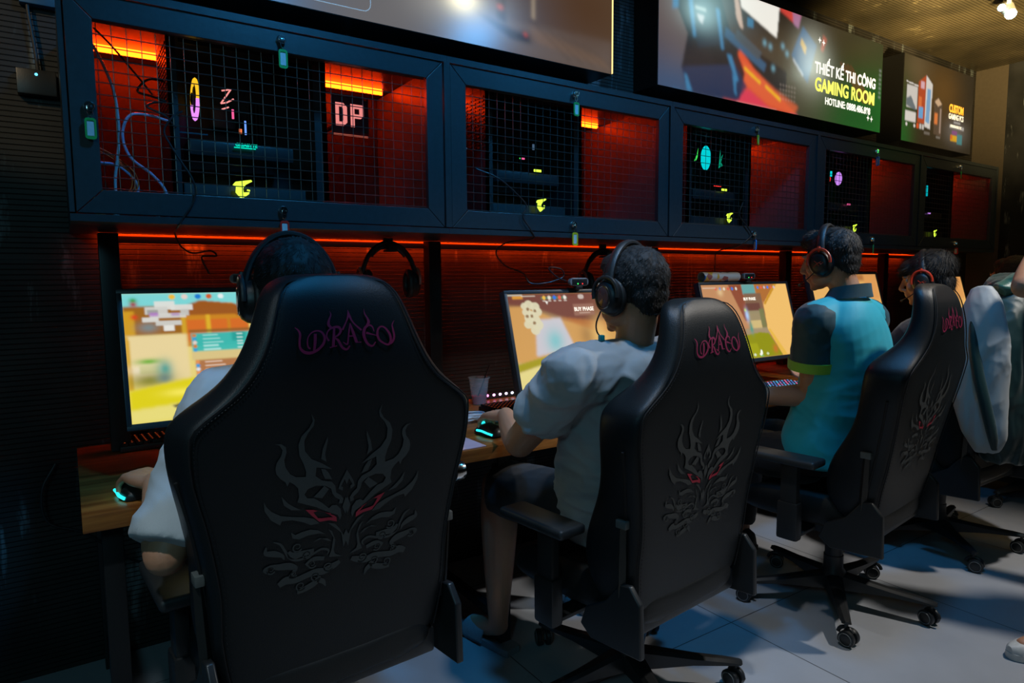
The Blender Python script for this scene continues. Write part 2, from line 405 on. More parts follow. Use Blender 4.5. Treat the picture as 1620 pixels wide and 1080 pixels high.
for k in range(5):
    xa = X0+k*PITCH-.0735; xb = xa+PITCH
    lab = ['near left end of the row, full of loose cables', 'second from the left, above the person in the grey shirt', 'in the middle, showing a turquoise fan', 'fourth along, a blue key tag at its top', 'at the far right end, against the marble wall'][k]
    t = thing('wall_cabinet', 'dark framed wire mesh cabinet '+lab, 'cabinet', (0, 0, 0), group='mesh fronted wall cabinets above the desk')
    cabs.append(t)
    bm = nb(); yb = -.003; yc = (YF+.02+yb)/2; dy = abs(YF+.02-yb)
    box(bm, ((xa+xb)/2, yc, CT-.011), (PITCH-.002, dy, .018)); box(bm, ((xa+xb)/2, yc, CB+.011), (PITCH-.002, dy, .018))
    for x in (xa+.007, xb-.007): box(bm, (x, yc, (CB+CT)/2), (.012, dy, CT-CB-.044))
    box(bm, ((xa+xb)/2, YF+.006, CT-.012), (PITCH-.001, .03, .02)); box(bm, ((xa+xb)/2, YF+.006, CB+.009), (PITCH-.001, .03, .018))
    for x in (xa+.0055, xb-.0055): box(bm, (x, YF+.006, (CB+CT)/2), (.011, .03, CT-CB-.044))
    obj('carcass', bm, frame, t, smooth=False)
    bm = nb(); box(bm, ((xa+xb)/2, -.008, (CB+CT)/2), (PITCH-.03, .008, CT-CB-.045)); obj('back_board', bm, mat('back_board_grey', (.035, .03, .036), .5), t)
    for x, s_ in ((xa+.0145, 1), (xb-.0145, -1)):
        bm = nb(); box(bm, (x, yc, (CB+CT)/2), (.002, dy-.03, CT-CB-.05)); obj('side_liner', bm, mat('liner_grey', (.085, .08, .08), .5), t)
    # the door: four mitred boards
    bm = nb(); x0 = X0+k*PITCH; mitre_frame(bm, x0-.059, x0+WO+.059, ZB-.059, ZT+.052, .059, YF-.004, YF+.016)
    d = obj('door', bm, frame, t, smooth=False, bev=.0012)
    # welded wire grid
    bm = nb(); nh = 15; nv = 28; r_ = .0014
    for i in range(nh):
        z = ZB+.006+(ZT-ZB-.012)*i/(nh-1)+random.Random(k*50+i).uniform(-.0012, .0012)
        tube(bm, [(x0-.01, YF+.019, z), (x0+WO*.5, YF+.020, z-.001), (x0+WO+.01, YF+.019, z)], r_, 5)
    for i in range(nv):
        x = x0+.008+(WO-.016)*i/(nv-1)
        tube(bm, [(x, YF+.0225, ZB-.01), (x, YF+.0225, ZT+.01)], .0011, 5)
    obj('wire_mesh', bm, wirem, d)
    if k == 0: lock(d, .076, 1.715)
    lx = [.554, 1.629, 2.716, 3.770, 4.777][k]
    lock(d, lx, 1.963); lock(d, [.540, 1.623, 2.713, 3.761, 4.763][k], 1.482)
    # light tube below the cabinet top
    lt = thing('light_tube', 'orange red glowing light tube inside the '+['leftmost cabinet above the loose cables', 'second mesh cabinet from the left', 'middle mesh cabinet', 'fourth mesh cabinet from the left', 'last mesh cabinet at the right end'][k], 'light tube', group='light tubes inside the cabinets')
    bm = nb(); yl = -.150; tube(bm, [(xa+.05, yl, 1.984), (xb-.05, yl, 1.984)], .012, 14); obj('tube', bm, red_led, lt)
    bm = nb(); box(bm, ((xa+xb)/2-.02, yl, 1.9965), (PITCH-.09, .03, .007)); obj('housing', bm, steel, lt)

# ------------------------------------------------------------------ key and key tag hanging in each lock
tagcol = dict(green=(.02, .42, .08), red=(.75, .03, .02), yellow=(.78, .62, .02), blue=(.01, .22, .75))
paper = mat('tag_paper', (.62, .66, .66), .6)
def key_tag(x, z, col, label, ln=.052, rot=0):
    t = thing('key_tag', label, 'key tag', (x, YF-.018, z), R(rot), group='key tags hanging in the cabinet locks')
    bm = nb()
    lathe(bm, [(0, -.004), (.009, -.004), (.009, .001), (0, .001)], Mx=RX(90), n=20); box(bm, (0, .006, 0), (.003, .02, .009))
    box(bm, (0, -.002, -.006), (.012, .003, .012), bev=.001)
    k = obj('key', bm, chrome, t)
    bm = nb(); cp = [(.006*math.sin(a), -.001, -.017+.008*math.cos(a)) for a in np.linspace(0, 2*PI, 16, endpoint=False)]
    tube(bm, cp, .0009, 6, closed=True); tube(bm, [(0, 0, -.025), (.001, 0, -.032)], .001, 6); obj('ring', bm, chrome, t)
    bm = nb(); w2, h2 = .0125, ln/2; zc = -.03-h2
    out = []
    for (cx, cz, a0) in ((w2-.007, h2-.007, 0), (-w2+.007, h2-.007, 90), (-w2+.007, -h2+.007, 180), (w2-.007, -h2+.007, 270)):
        for a in (0, 30, 60, 90): out.append((cx+.007*math.cos(R(a0+a)), cz+.007*math.sin(R(a0+a))))
    for y in (0,):
        fr = [[(p[0], -.0025, p[1]+zc) for p in out], [(p[0], .0025, p[1]+zc) for p in out], [(p[0]*.66, .0025, p[1]*.78+zc) for p in out], [(p[0]*.66, -.0025, p[1]*.78+zc) for p in out]]
        rings(bm, fr, cap=False, closed=True)
    for s in (-1, 1):
        box(bm, (0, 0, zc+s*(h2*.78)), (.012, .0035, h2*.14))
    obj('tag_frame', bm, mat('tag_'+col, tagcol[col], .35), t)
    bm = nb(); box(bm, (0, 0, zc), (.0155, .002, h2*1.32)); box(bm, (0, .0015, zc-.002), (.0162, .001, h2*1.4)); obj('paper_insert', bm, paper, t)
    return t
key_tag(.076, 1.715, 'green', 'green key tag on the left edge of the leftmost cabinet door')
key_tag(.554, 1.963, 'green', 'green key tag at the top of the leftmost cabinet door')
key_tag(.540, 1.482, 'red', 'red key tag below the leftmost cabinet, above the first player', .05)
key_tag(1.629, 1.979-.016, 'green', 'green key tag turned backwards at the top of the second cabinet', .05, 180)
key_tag(1.623, 1.482, 'yellow', 'yellow key tag hanging under the second cabinet', .05)
key_tag(2.716, 1.963, 'yellow', 'yellow key tag at the top of the middle cabinet', .045, 25)
key_tag(2.713, 1.482, 'blue', 'blue key tag hanging edge on under the middle cabinet', .05, 60)
key_tag(3.770, 1.963, 'blue', 'blue key tag edge on at the top of the fourth cabinet', .05, 65)
key_tag(3.761, 1.482, 'green', 'green key tag hanging under the fourth cabinet', .05, 30)
key_tag(4.777, 1.963, 'green', 'green key tag at the top of the rightmost cabinet', .045, 20)
key_tag(4.763, 1.482, 'red', 'small red key tag hanging under the rightmost cabinet', .04, 75)

# ------------------------------------------------------------------ computers inside the cabinets
pcm = mat('computer_case', (.018, .020, .023), .42); pcdark = mat('computer_inner', (.008, .009, .010), .5)
grille = mat('case_grille', (.05, .03, .02), .5)
yel = glow('yellow_glow', (.60, .85, .05), 1.5); teal = glow('teal_glow', (.0, .75, .50), 1.1); pink = glow('pink_glow', (.95, .12, .35), 1.0)
orng = glow('amber_glow', (1, .55, .02), 1.1); blu = glow('blue_glow', (.15, .35, 1), 1.1); cyan = glow('cyan_glow', (.0, .70, .75), .9); white_l = glow('white_glow', (.8, .85, 1), 2.5)
grn = glow('green_glow', (.05, .75, .10), 1.0); purp = glow('purple_glow', (.6, .25, .9), 1.0); redg = glow('red_glow', (1, .03, .02), 1.2)
def eagle(parent, x, z, s, y, m):
    """angular bird-head badge"""
    bm = nb(); Mx = T(x, y, z) @ Matrix.Diagonal((s, 1, s, 1))
    P = [(-.42, .42), (.55, .60), (.62, .50), (.20, .26), (.02, .00), (.05, -.24), (.42, -.20), (.38, -.34), (-.02, -.62), (-.14, -.66), (-.46, -.28), (-.42, .14), (-.62, .18), (-.52, .32)]
    polyfill(bm, [P], Mx)
    P2 = [(.28, -.02), (.46, -.06), (.44, -.16), (.24, -.12)]; polyfill(bm, [P2], Mx)
    return obj('lit_badge', bm, m, parent)
def pc(k, x0, label, seed):
    t = thing('desktop_computer', label, 'computer', (x0, 0, CB+.0205), group='computers inside the mesh cabinets')
    W, H, ya, yb2 = .455, .532, -.42, -.20
    bm = nb()
    for z in (.005, H-.005): box(bm, (W/2, (ya+yb2)/2, z), (W, yb2-ya, .01))
    box(bm, (W/2, yb2-.004, H/2), (W, .008, H-.02)); box(bm, (W-.008, (ya+yb2)/2, H/2), (.016, yb2-ya, H-.02)); box(bm, (.004, (ya+yb2)/2, H/2), (.008, yb2-ya, H-.02))
    for a, b in (((0, 0), (W, 0)),): pass
    box(bm, (.012, ya+.006, H/2), (.024, .012, H-.02)); box(bm, (W-.02, ya+.006, H/2), (.04, .012, H-.02)); box(bm, (W/2, ya+.006, H-.018), (W-.064, .012, .02))
    case = obj('case', bm, pcm, t, smooth=False)
    bm = nb(); box(bm, (W/2-.02, (ya+yb2)/2+.004, .065), (W-.10, yb2-ya-.03, .10), bev=.003); obj('power_supply_shroud', bm, mat('shroud', (.02, .025, .03), .5), t)
    bm = nb()
    for i in range(14):
        for j in range(6): box(bm, (-.001, ya+.03+j*.03, H-.03-i*.014), (.003, .02, .006))
    obj('vent_grille', bm, grille, t, smooth=False)
    # motherboard, cooler, graphics card
    bm = nb(); box(bm, (W*.45, yb2-.015, .29), (.26, .006, .25)); box(bm, (W*.38, yb2-.05, .34), (.07, .06, .07), bev=.01)
    for i in range(4): box(bm, (W*.56+i*.012, yb2-.03, .34), (.005, .03, .13))
    obj('motherboard', bm, pcdark, t)
    bm = nb(); box(bm, (.20, ya+.075, .218), (.30, .12, .045), bev=.006); g = obj('graphics_card', bm, mat('card_shroud', (.022, .026, .030), .35), t)
    # fans: rings in the y-z plane at the rear end (seen obliquely) and the face
    fm = [orng, blu, cyan, purp, cyan][k]
    def fan(x, z, r, m, thick=.012):
        b = nb(); pts = [(x, ya+.09+r*math.cos(a), z+r*math.sin(a)) for a in np.linspace(0, 2*PI, 28, endpoint=False)]
        tube(b, pts, thick, 8, closed=True, flat=((1, 0, 0), .5))
        f = obj('fan', b, m, t); b = nb(); cyl(b, (x-.01, ya+.09, z), (x+.01, ya+.09, z), .018)
        for i in range(7):
            a = 2*PI*i/7; box(b, (x, ya+.09+r*.55*math.cos(a), z+r*.55*math.sin(a)), (.003, .022, r*.75), rot=(a-PI/2+.3, 0, 0))
        obj('fan_blades', b, pcdark, f)
    return t, fan, g, ya, H
bd = dict(T=.0)
def led_bit(t, name, m, x, z, w_, h_, y=-.36, rot=0):
    bm = nb(); box(bm, (x, y, z), (w_, .004, h_), rot=(0, R(rot), 0)); return obj(name, bm, m, t)
# cabinet 1
t, fan, g, ya, H = pc(0, .275, 'black computer with a rainbow fan ring behind the leftmost mesh door', 1)
fan(.083, .372, .052, orng, .010)
bm = nb(); pts = [(.0825, ya+.09+.052*math.cos(a), .372+.052*math.sin(a)) for a in np.linspace(PI*1.05, PI*1.95, 16)]
tube(bm, pts, .0108, 8, flat=((1, 0, 0), .5)); obj('lit_ring_part', bm, glow('violet_glow', (.75, .25, .9), 1.2), t)
bm = nb()
for a, b in (((.152, .398), (.178, .405)), ((.178, .405), (.16, .378)), ((.16, .378), (.148, .36)), ((.148, .36), (.165, .365)), ((.165, .365), (.185, .378)), ((.15, .343), (.17, .352))):
    tube(bm, [(a[0], -.37, a[1]), (b[0], -.37, b[1])], .0022, 6)
obj('lit_memory_figure', bm, glow('rose_glow', (.9, .30, .28), 1.1), t)
led_bit(t, 'lit_memory', pink, .183, .335, .006, .028); led_bit(t, 'lit_memory', blu, .218, .298, .005, .042); led_bit(t, 'lit_memory', glow('coral_glow', (1, .2, .05), 1.0), .203, .286, .008, .014)
led_bit(t, 'lit_strip', teal, .202, .226, .062, .0025, -.415)
text('GIGABYTE', .0135, teal, t, T(.206, -.4165, .234), 'lettering', .0004)
eagle(t, .188, .104, .046, -.4245, yel)
led_bit(t, 'shroud_edge', mat('edge_blue', (.04, .09, .12), .3), .06, .255, .08, .004, -.41)
# cabinet 2
t, fan, g, ya, H = pc(1, 1.335, 'black computer with a small yellow lit plate behind the second mesh door', 2)
led_bit(t, 'lit_plate', yel, .235, .248, .034, .009, -.415); eagle(t, .245, .116, .042, -.4245, yel)
led_bit(t, 'lit_memory', pink, .205, .30, .012, .006); led_bit(t, 'lit_memory', grn, .19, .30, .005, .004); led_bit(t, 'lit_memory', mat('grey_blue_fin', (.25, .35, .5), .4, emit=(.1, .18, .3), est=.5), .255, .35, .008, .022)
# cabinet 3
t, fan, g, ya, H = pc(2, 2.43, 'black computer with turquoise and green lit fans behind the middle mesh door', 3)
bm = nb(); ell(bm, (.165, -.38, .396), (.028, .02, .058)); obj('lit_fan', bm, cyan, t)
bm = nb(); polyfill(bm, [[(.06, .37), (.078, .40), (.088, .435), (.084, .39), (.076, .375)]], T(0, -.40, 0)); obj('lit_fan', bm, grn, t)
bm = nb(); polyfill(bm, [[(.235, .35), (.245, .44), (.25, .40), (.265, .42), (.252, .38), (.268, .365), (.25, .36)]], T(0, -.40, 0)); obj('lit_fan', bm, glow('dim_teal', (0, .35, .2), .9), t)
led_bit(t, 'lit_plate', yel, .262, .248, .036, .010, -.415); eagle(t, .294, .116, .042, -.4245, yel)
led_bit(t, 'lit_strip', redg, .23, .265, .05, .003, -.40)
# cabinet 4
t, fan, g, ya, H = pc(3, 3.56, 'black computer with pink and red lit fans behind the fourth mesh door', 4)
bm = nb(); ell(bm, (.176, -.38, .384), (.016, .02, .038)); obj('lit_fan', bm, purp, t)
bm = nb(); ell(bm, (.06, -.38, .372), (.02, .02, .024)); obj('lit_fan', bm, redg, t)
led_bit(t, 'lit_memory', cyan, .10, .405, .015, .03, -.38); led_bit(t, 'lit_memory', grn, .045, .39, .012, .02, -.38)
led_bit(t, 'lit_plate', pink, .232, .238, .03, .008, -.415); eagle(t, .289, .104, .04, -.4245, yel)
# cabinet 5
t, fan, g, ya, H = pc(4, 4.60, 'black computer with blue lit bars behind the rightmost mesh door', 5)
led_bit(t, 'lit_memory', glow('dim_cyan', (0, .30, .42), .9), .165, .385, .05, .07, -.37); led_bit(t, 'lit_memory', cyan, .20, .385, .01, .07, -.375)
led_bit(t, 'lit_memory', blu, .06, .40, .02, .02, -.375)
led_bit(t, 'lit_plate', purp, .155, .232, .028, .008, -.415); eagle(t, .228, .104, .04, -.4245, yel)
# small sign plate on the back board of the first cabinet
t = thing('sign_plate', 'square plate with pink blocky letters inside the leftmost cabinet', 'sign', (.835, -.35, 1.83))
bm = nb(); box(bm, (0, 0, 0), (.13, .006, .135), bev=.004); obj('plate', bm, mat('plate_dark', (.10, .03, .05), .4), t)
bm = nb(); box(bm, (0, -.004, -.064), (.12, .004, .004)); obj('plate_edge', bm, glow('plate_edge', (1, .22, .12), .8), t)
bm = nb()
# blocky D and P
polyfill(bm, [[(-.052, -.035), (-.052, .04), (-.025, .04), (-.012, .028), (-.012, -.023), (-.025, -.035)], [(-.040, -.022), (-.030, -.022), (-.026, -.016), (-.026, .021), (-.030, .027), (-.040, .027)]], T(0, -.0045, 0))
polyfill(bm, [[(0, -.035), (.014, -.035), (.014, -.006), (.035, -.006), (.046, .004), (.046, .04), (0, .04)], [(.014, .008), (.031, .008), (.031, .026), (.014, .026)]], T(0, -.0045, 0))
obj('lettering', bm, glow('sign_pink', (.95, .28, .26), .9), t)
bm = nb()
for z in (.058, -.05): cyl(bm, (.048, -.001, z), (.048, -.014, z), .006, n=12)
obj('stud', bm, chrome, t)
bm = nb(); cyl(bm, (0, .003, 0), (0, .335, 0), .008); obj('stand_off', bm, steel, t)

# ------------------------------------------------------------------ loose cables in and below the cabinets
def cable(pts, r, m, label, name='cable', group=None, sm=8):
    bm = nb(); tube(bm, pts, r, 8, smooth=sm); o = obj(name, bm, m); return tag(o, label, 'cable', group)
cw = mat('pale_cable', (.55, .52, .52), .4); cblk = mat('black_cable', (.02, .02, .022), .35); cpur = mat('lilac_cable', (.45, .38, .55), .4); cor = mat('orange_cable', (.65, .16, .02), .4)
cable([(.085, -.50, 1.905), (.115, -.46, 1.86), (.142, -.42, 1.79), (.148, -.42, 1.69), (.14, -.43, 1.62), (.13, -.44, 1.55), (.13, -.46, 1.4535)], .004, cw, 'thick pale cable running down the left side inside the leftmost cabinet', group=None)
cable([(.272, -.41, 1.735), (.22, -.41, 1.745), (.175, -.42, 1.735), (.155, -.43, 1.68), (.17, -.44, 1.62), (.22, -.45, 1.575), (.25, -.46, 1.53), (.255, -.48, 1.470), (.25, -.44, 1.455)], .004, cpur, 'lilac curved cable bulging left beside the computer in the leftmost cabinet')
cable([(.09, -.44, 1.60), (.14, -.42, 1.597), (.185, -.42, 1.55), (.17, -.43, 1.50), (.13, -.44, 1.482), (.09, -.45, 1.50), (.10, -.45, 1.458)], .0035, mat('blue_cable', (.35, .42, .62), .4), 'bluish looped cable low in the leftmost cabinet')
for i, (a, b) in enumerate(((0, 0), (.008, .005), (-.006, .01))):
    cable([(.08+a, -.43, 1.64+b), (.13+a, -.42, 1.615+b), (.175+a, -.42, 1.57+b), (.17+a, -.43, 1.53), (.12, -.44, 1.505+b), (.085, -.45, 1.53), (.08, -.455, 1.47-i*.004), (.12, -.45, 1.462+i*.003)], .0016, cor, 'thin orange wire bundled in the leftmost cabinet', 'wire', 'thin orange wires in the leftmost cabinet')
cable([(.12, -.5, 1.4545), (.15, -.49, 1.476), (.19, -.49, 1.478), (.225, -.49, 1.458), (.20, -.44, 1.4545), (.13, -.44, 1.4545)], .004, cw, 'white cable coil lying on the floor of the leftmost cabinet')
cable([(.272, -.35, 1.86), (.23, -.38, 1.85), (.20, -.40, 1.81), (.235, -.40, 1.80), (.268, -.405, 1.79), (.235, -.41, 1.78), (.22, -.42, 1.765), (.262, -.43, 1.745), (.285, -.45, 1.71)], .003, cblk, 'black cable plugged into the back of the first computer')
cable([(.10, -.50, 1.93), (.14, -.47, 1.90), (.19, -.44, 1.85), (.235, -.42, 1.80)], .0025, cblk, 'thin black cable crossing the upper left corner of the leftmost cabinet')
cable([(.29, -.55, 1.735), (.265, -.575, 1.715), (.24, -.579, 1.675), (.252, -.579, 1.64), (.275, -.578, 1.60), (.305, -.578, 1.545), (.305, -.577, 1.50), (.275, -.577, 1.45), (.262, -.56, 1.425), (.275, -.40, 1.418), (.30, -.32, 1.385), (.335, -.30, 1.366), (.385, -.30, 1.374), (.40, -.31, 1.358), (.36, -.32, 1.356), (.355, -.34, 1.34), (.37, -.36, 1.30)], .0026, cblk, 'black webcam cable hanging over the front of the leftmost cabinet')
cable([(1.20, -.50, 1.735), (1.175, -.53, 1.72), (1.165, -.54, 1.66), (1.17, -.5, 1.59)], .0035, cw, 'white cable end at the left of the second cabinet')
cable([(1.19, -.578, 1.655), (1.28, -.578, 1.63), (1.36, -.578, 1.58), (1.40, -.579, 1.54), (1.385, -.579, 1.50), (1.42, -.579, 1.455), (1.44, -.56, 1.425), (1.40, -.45, 1.415), (1.37, -.42, 1.38), (1.41, -.42, 1.33), (1.48, -.44, 1.30), (1.50, -.46, 1.262), (1.55, -.50, 1.262), (1.63, -.50, 1.285), (1.62, -.50, 1.315), (1.56, -.50, 1.32), (1.56, -.55, 1.285), (1.58, -.585, 1.268)], .0026, cblk, 'black webcam cable hanging from the second cabinet in loops')
cable([(2.62, -.578, 1.62), (2.60, -.578, 1.56), (2.66, -.579, 1.51), (2.69, -.578, 1.475), (2.64, -.577, 1.44), (2.62, -.55, 1.42), (2.62, -.44, 1.40), (2.63, -.42, 1.34), (2.64, -.41, 1.27)], .0026, cblk, 'black cable hanging from the middle cabinet down to the third monitor')

# ------------------------------------------------------------------ light strip under the cabinets, posts
t = thing('under_cabinet_light', 'long orange red light strip glowing along the wall under the cabinets', 'light strip')
bm = nb(); xs = [.10, 5.3]
box(bm, (2.7, -.031, 1.425), (5.2, .008, .005)); obj('strip', bm, under_led, t)
bm = nb(); box(bm, (2.7, -.056, 1.4175), (5.2, .036, .024)); obj('profile', bm, mat('grey_profile', (.10, .075, .07), .5), t)
bm = nb(); box(bm, (2.7, -.078, 1.428), (5.2, .004, .0035)); obj('glow_edge', bm, glow('edge_led', (1, .04, .001), 1.3), t)
posts = [.12, 1.252, 2.50, 3.64, 4.775]
plab = ['at the left end of the desk', 'between the first and second monitors', 'right of the second player', 'behind the third player', 'beside the fourth player']
for i, x in enumerate(posts):
    bm = nb(); box(bm, (x, -.12, (.741+CB)/2), (.055, .05, CB-.741-.001), bev=.003); o = obj('post', bm, steel); tag(o, 'black square steel post '+plab[i], 'post', 'posts between desk and cabinets')

# ------------------------------------------------------------------ desk
t = thing('desk', 'long wooden desk running along the wall under the cabinets', 'desk')
bm = nb(); box(bm, (2.72, -.394, .72), (5.44, .782, .04), bev=.002); obj('desktop', bm, deskm, t)
for x in (.06, 1.20, 2.30, 3.45, 4.6, 5.3):
    for y in (-.70, -.06):
        bm = nb(); box(bm, (x, y, .3495), (.045, .045, .699), bev=.003); lg = obj('leg', bm, steel, t)
bm = nb(); box(bm, (2.72, -.70, .68), (5.2, .03, .04)); box(bm, (2.72, -.06, .68), (5.2, .03, .04))
for x in (.06, 1.20, 2.30, 3.45, 4.6, 5.3): box(bm, (x, -.38, .10), (.03, .60, .03)); box(bm, (x, -.38, .68), (.03, .6, .04))
obj('frame_rail', bm, steel, t)
for i, (x, y, z) in enumerate(((.25, -.25, .64), (.8, -.2, .6), (1.5, -.3, .62))):
    pass
cable([(-.06, -.02, .70), (-.10, -.03, .62), (-.09, -.04, .52), (0.0, -.05, .47), (.10, -.2, .42), (.14, -.5, .50), (.12, -.55, .60), (.10, -.5, .69)], .004, cblk, 'black cable looping under the left end of the desk')
cable([(.9, -.3, .69), (.93, -.35, .60), (1.02, -.38, .56), (1.1, -.35, .60), (1.08, -.3, .69)], .004, cblk, 'black cable sagging under the desk before the second player')

# ------------------------------------------------------------------ light box posters
def paint_left():
    p = Pic(300, 90); p.grad(srgb(58, 78, 104), srgb(92, 70, 50)); U, V = p.U, p.V
    p.blob(.30, .9, .30, .5, srgb(70, 98, 128), .9); p.blob(.50, .95, .16, .45, srgb(118, 112, 108), .8)
    p.poly([(.60, 1.01), (.70, .78), (1.01, .74), (1.01, 1.01)], srgb(112, 100, 94), .7, 6)
    p.poly([(.665, .745), (.79, .86), (.80, .90), (.76, .91), (.72, .84)], srgb(58, 50, 46), .9, 2)
    p.poly([(.725, .3), (.745, .3), (.748, .80), (.728, .78)], srgb(35, 27, 22), .9, 2); p.blob(.79, .865, .018, .035, srgb(34, 28, 26), .95)
    p.blob(.735, .70, .006, .018, srgb(210, 80, 50), .9); p.blob(.79, .85, .004, .015, srgb(210, 70, 40), .9)
    p.rect(.806, .3, .812, .72, srgb(190, 170, 140), .8, 1); p.poly([(.80, .78), (.98, .90), (1, .97), (.80, .88)], srgb(134, 106, 84), .5, 4)
    for i in range(5): p.poly([(.80+i*.03, .74+i*.02), (.81+i*.03, .74+i*.02), (.9+i*.03, .97), (.89+i*.03, .97)], srgb(80, 66, 56), .4, 2)
    p.blob(.93, .55, .10, .3, srgb(84, 56, 30), .85)
    p.blob(.658, .70, .030, .10, (1.1, 1.0, .62), 1.2, add=True); p.blob(.66, .72, .085, .20, (.42, .40, .32), .9, add=True)  # bright glare on the poster face, painted into the print
    p.blur(2); return p
def paint_mid():
    p = Pic(356, 108); p.grad(srgb(78, 62, 66), srgb(30, 46, 26)); 
    p.blob(.06, .3, .12, .6, srgb(120, 108, 104), .8); p.blob(.06, 1.0, .22, .3, srgb(52, 84, 122), .9); p.blob(.62, .60, .16, .5, srgb(92, 84, 62), .85)
    p.blob(.52, .05, .28, .3, srgb(38, 30, 26), .9); p.blob(.80, .22, .22, .3, srgb(60, 50, 30), .8)
    p.blob(1.0, 1.0, .22, .55, srgb(8, 120, 36), 1); p.blob(.90, .9, .2, .3, srgb(30, 84, 34), .8)  # green light from the room painted into the lower right corner
    K = srgb(14, 16, 20); B = srgb(30, 72, 120)
    # desk scene of the poster: armchair, desk, screens, glowing floor
    p.poly([(.16, .30), (.50, .60), (.50, .78), (.30, .92), (.20, .70)], srgb(26, 26, 34), .9, 3)
    p.poly([(.30, .50), (.36, .66), (.56, 1.01), (.24, 1.01), (.22, .90)], srgb(228, 84, 52), 1, 3)
    p.poly([(.31, .60), (.45, .80), (.56, .92), (.54, 1.01), (.42, .96), (.31, .80)], srgb(236, 106, 62), .7, 5)
    p.poly([(.26, .92), (.34, .86), (.44, 1.01), (.28, 1.01)], srgb(228, 60, 92), .9, 5)
    for (a, b, c, d) in ((.315, .68, .385, .78), (.405, .80, .475, .90)):
        p.poly([(a, b), (a+.004, b-.025), (c+.004, d-.02), (c, d+.01)], srgb(250, 190, 40), 1, 1)
    p.poly([(.03, .12), (.10, .02), (.22, .10), (.27, .45), (.32, .72), (.30, .98), (.12, 1.0), (.08, .80), (.10, .5)], srgb(16, 24, 40), .95, 2)
    p.poly([(.09, .22), (.16, .14), (.22, .24), (.24, .50), (.14, .60)], srgb(22, 40, 62), .9, 2)
    p.poly([(.08, .80), (.28, .66), (.33, .84), (.29, 1.0), (.10, 1.0)], srgb(30, 50, 86), .9, 3)
    for P in ([(.05, 0), (.075, 0), (.065, .3), (.045, .33)], [(.10, .2), (.115, .18), (.13, .5), (.12, .52)], [(.20, .20), (.215, .2), (.235, .55), (.225, .56)], [(.09, .85), (.10, .86), (.12, 1), (.10, 1)], [(.245, .58), (.265, .58), (.295, .80), (.285, .82)], [(.27, .75), (.285, .78), (.288, .95), (.28, .93)]):
        p.poly(P, srgb(60, 140, 190), .8, 2)
    p.blob(.145, .30, .06, .14, (.35, .55, .55), .9, add=True); p.rect(.125, .24, .165, .27, (.8, 1, .95), .7, 1); p.poly([(.13, .30), (.16, .30), (.152, .38), (.14, .36)], (.9, 1, 1), .8, 1)
    p.poly([(.24, .34), (.41, .58), (.40, .66), (.235, .43)], srgb(52, 96, 132), .9, 2); p.poly([(.285, .33), (.39, .48), (.375, .56), (.275, .42)], srgb(70, 84, 96), .9, 1)
    p.poly([(.29, .0), (.46, .0), (.452, .30), (.30, .12)], (1.0, .97, .88), 1, 1)
    p.poly([(.27, .04), (.285, .02), (.30, .18), (.31, .32), (.295, .30), (.28, .22)], srgb(220, 190, 170), .9, 1)
    p.rect(.325, .19, .352, .28, srgb(60, 130, 170), .9, 1)
    p.poly([(.47, 0), (.56, 0), (.545, .12), (.46, .02)], srgb(225, 70, 60), .9, 2); p.poly([(.52, .0), (.56, 0), (.55, .14), (.525, .11)], srgb(170, 120, 160), .9, 2)
    p.poly([(.57, .10), (.64, .25), (.60, .66), (.52, .42)], srgb(24, 92, 136), 1, 2); p.poly([(.565, .22), (.59, .30), (.585, .38), (.56, .28)], srgb(210, 170, 70), .9, 1)
    p.poly([(.53, .44), (.58, .58), (.575, .60), (.528, .47)], srgb(190, 200, 210), .7, 1)
    p.poly([(.67, .12), (.69, .15), (.67, .30), (.66, .28)], srgb(190, 60, 30), .8, 2)
    for (x, y) in ((.40, .38), (.425, .40), (.48, .36), (.50, .42), (.44, .60)): p.blob(x, y, .008, .03, srgb(120, 180, 200), .8)
    for i in range(4):
        p.poly([(.76+i*.018, .34), (.765+i*.018, .34), (.90+i*.018, .70), (.895+i*.018, .72)], srgb(150, 60, 40), .7, 1)
    for i in range(6):
        for j in range(4): p.blob(.475+i*.013, .74+j*.045, .0028, .009, srgb(210, 190, 180), .9, 2)
    for i in range(7):
        for j in (0, 1): p.blob(.985+j*.006, .30+i*.05, .0025, .011, (.8, .8, .75), .9, 2)
    p.blob(.62, .42, .075, .26, (.55, .60, .50), 1, add=True); p.blob(.18, .13, .12, .25, (.25, .42, .42), .8, add=True)  # glare and bloom haze painted over the print, softened by the blur
    p.blur(3); return p
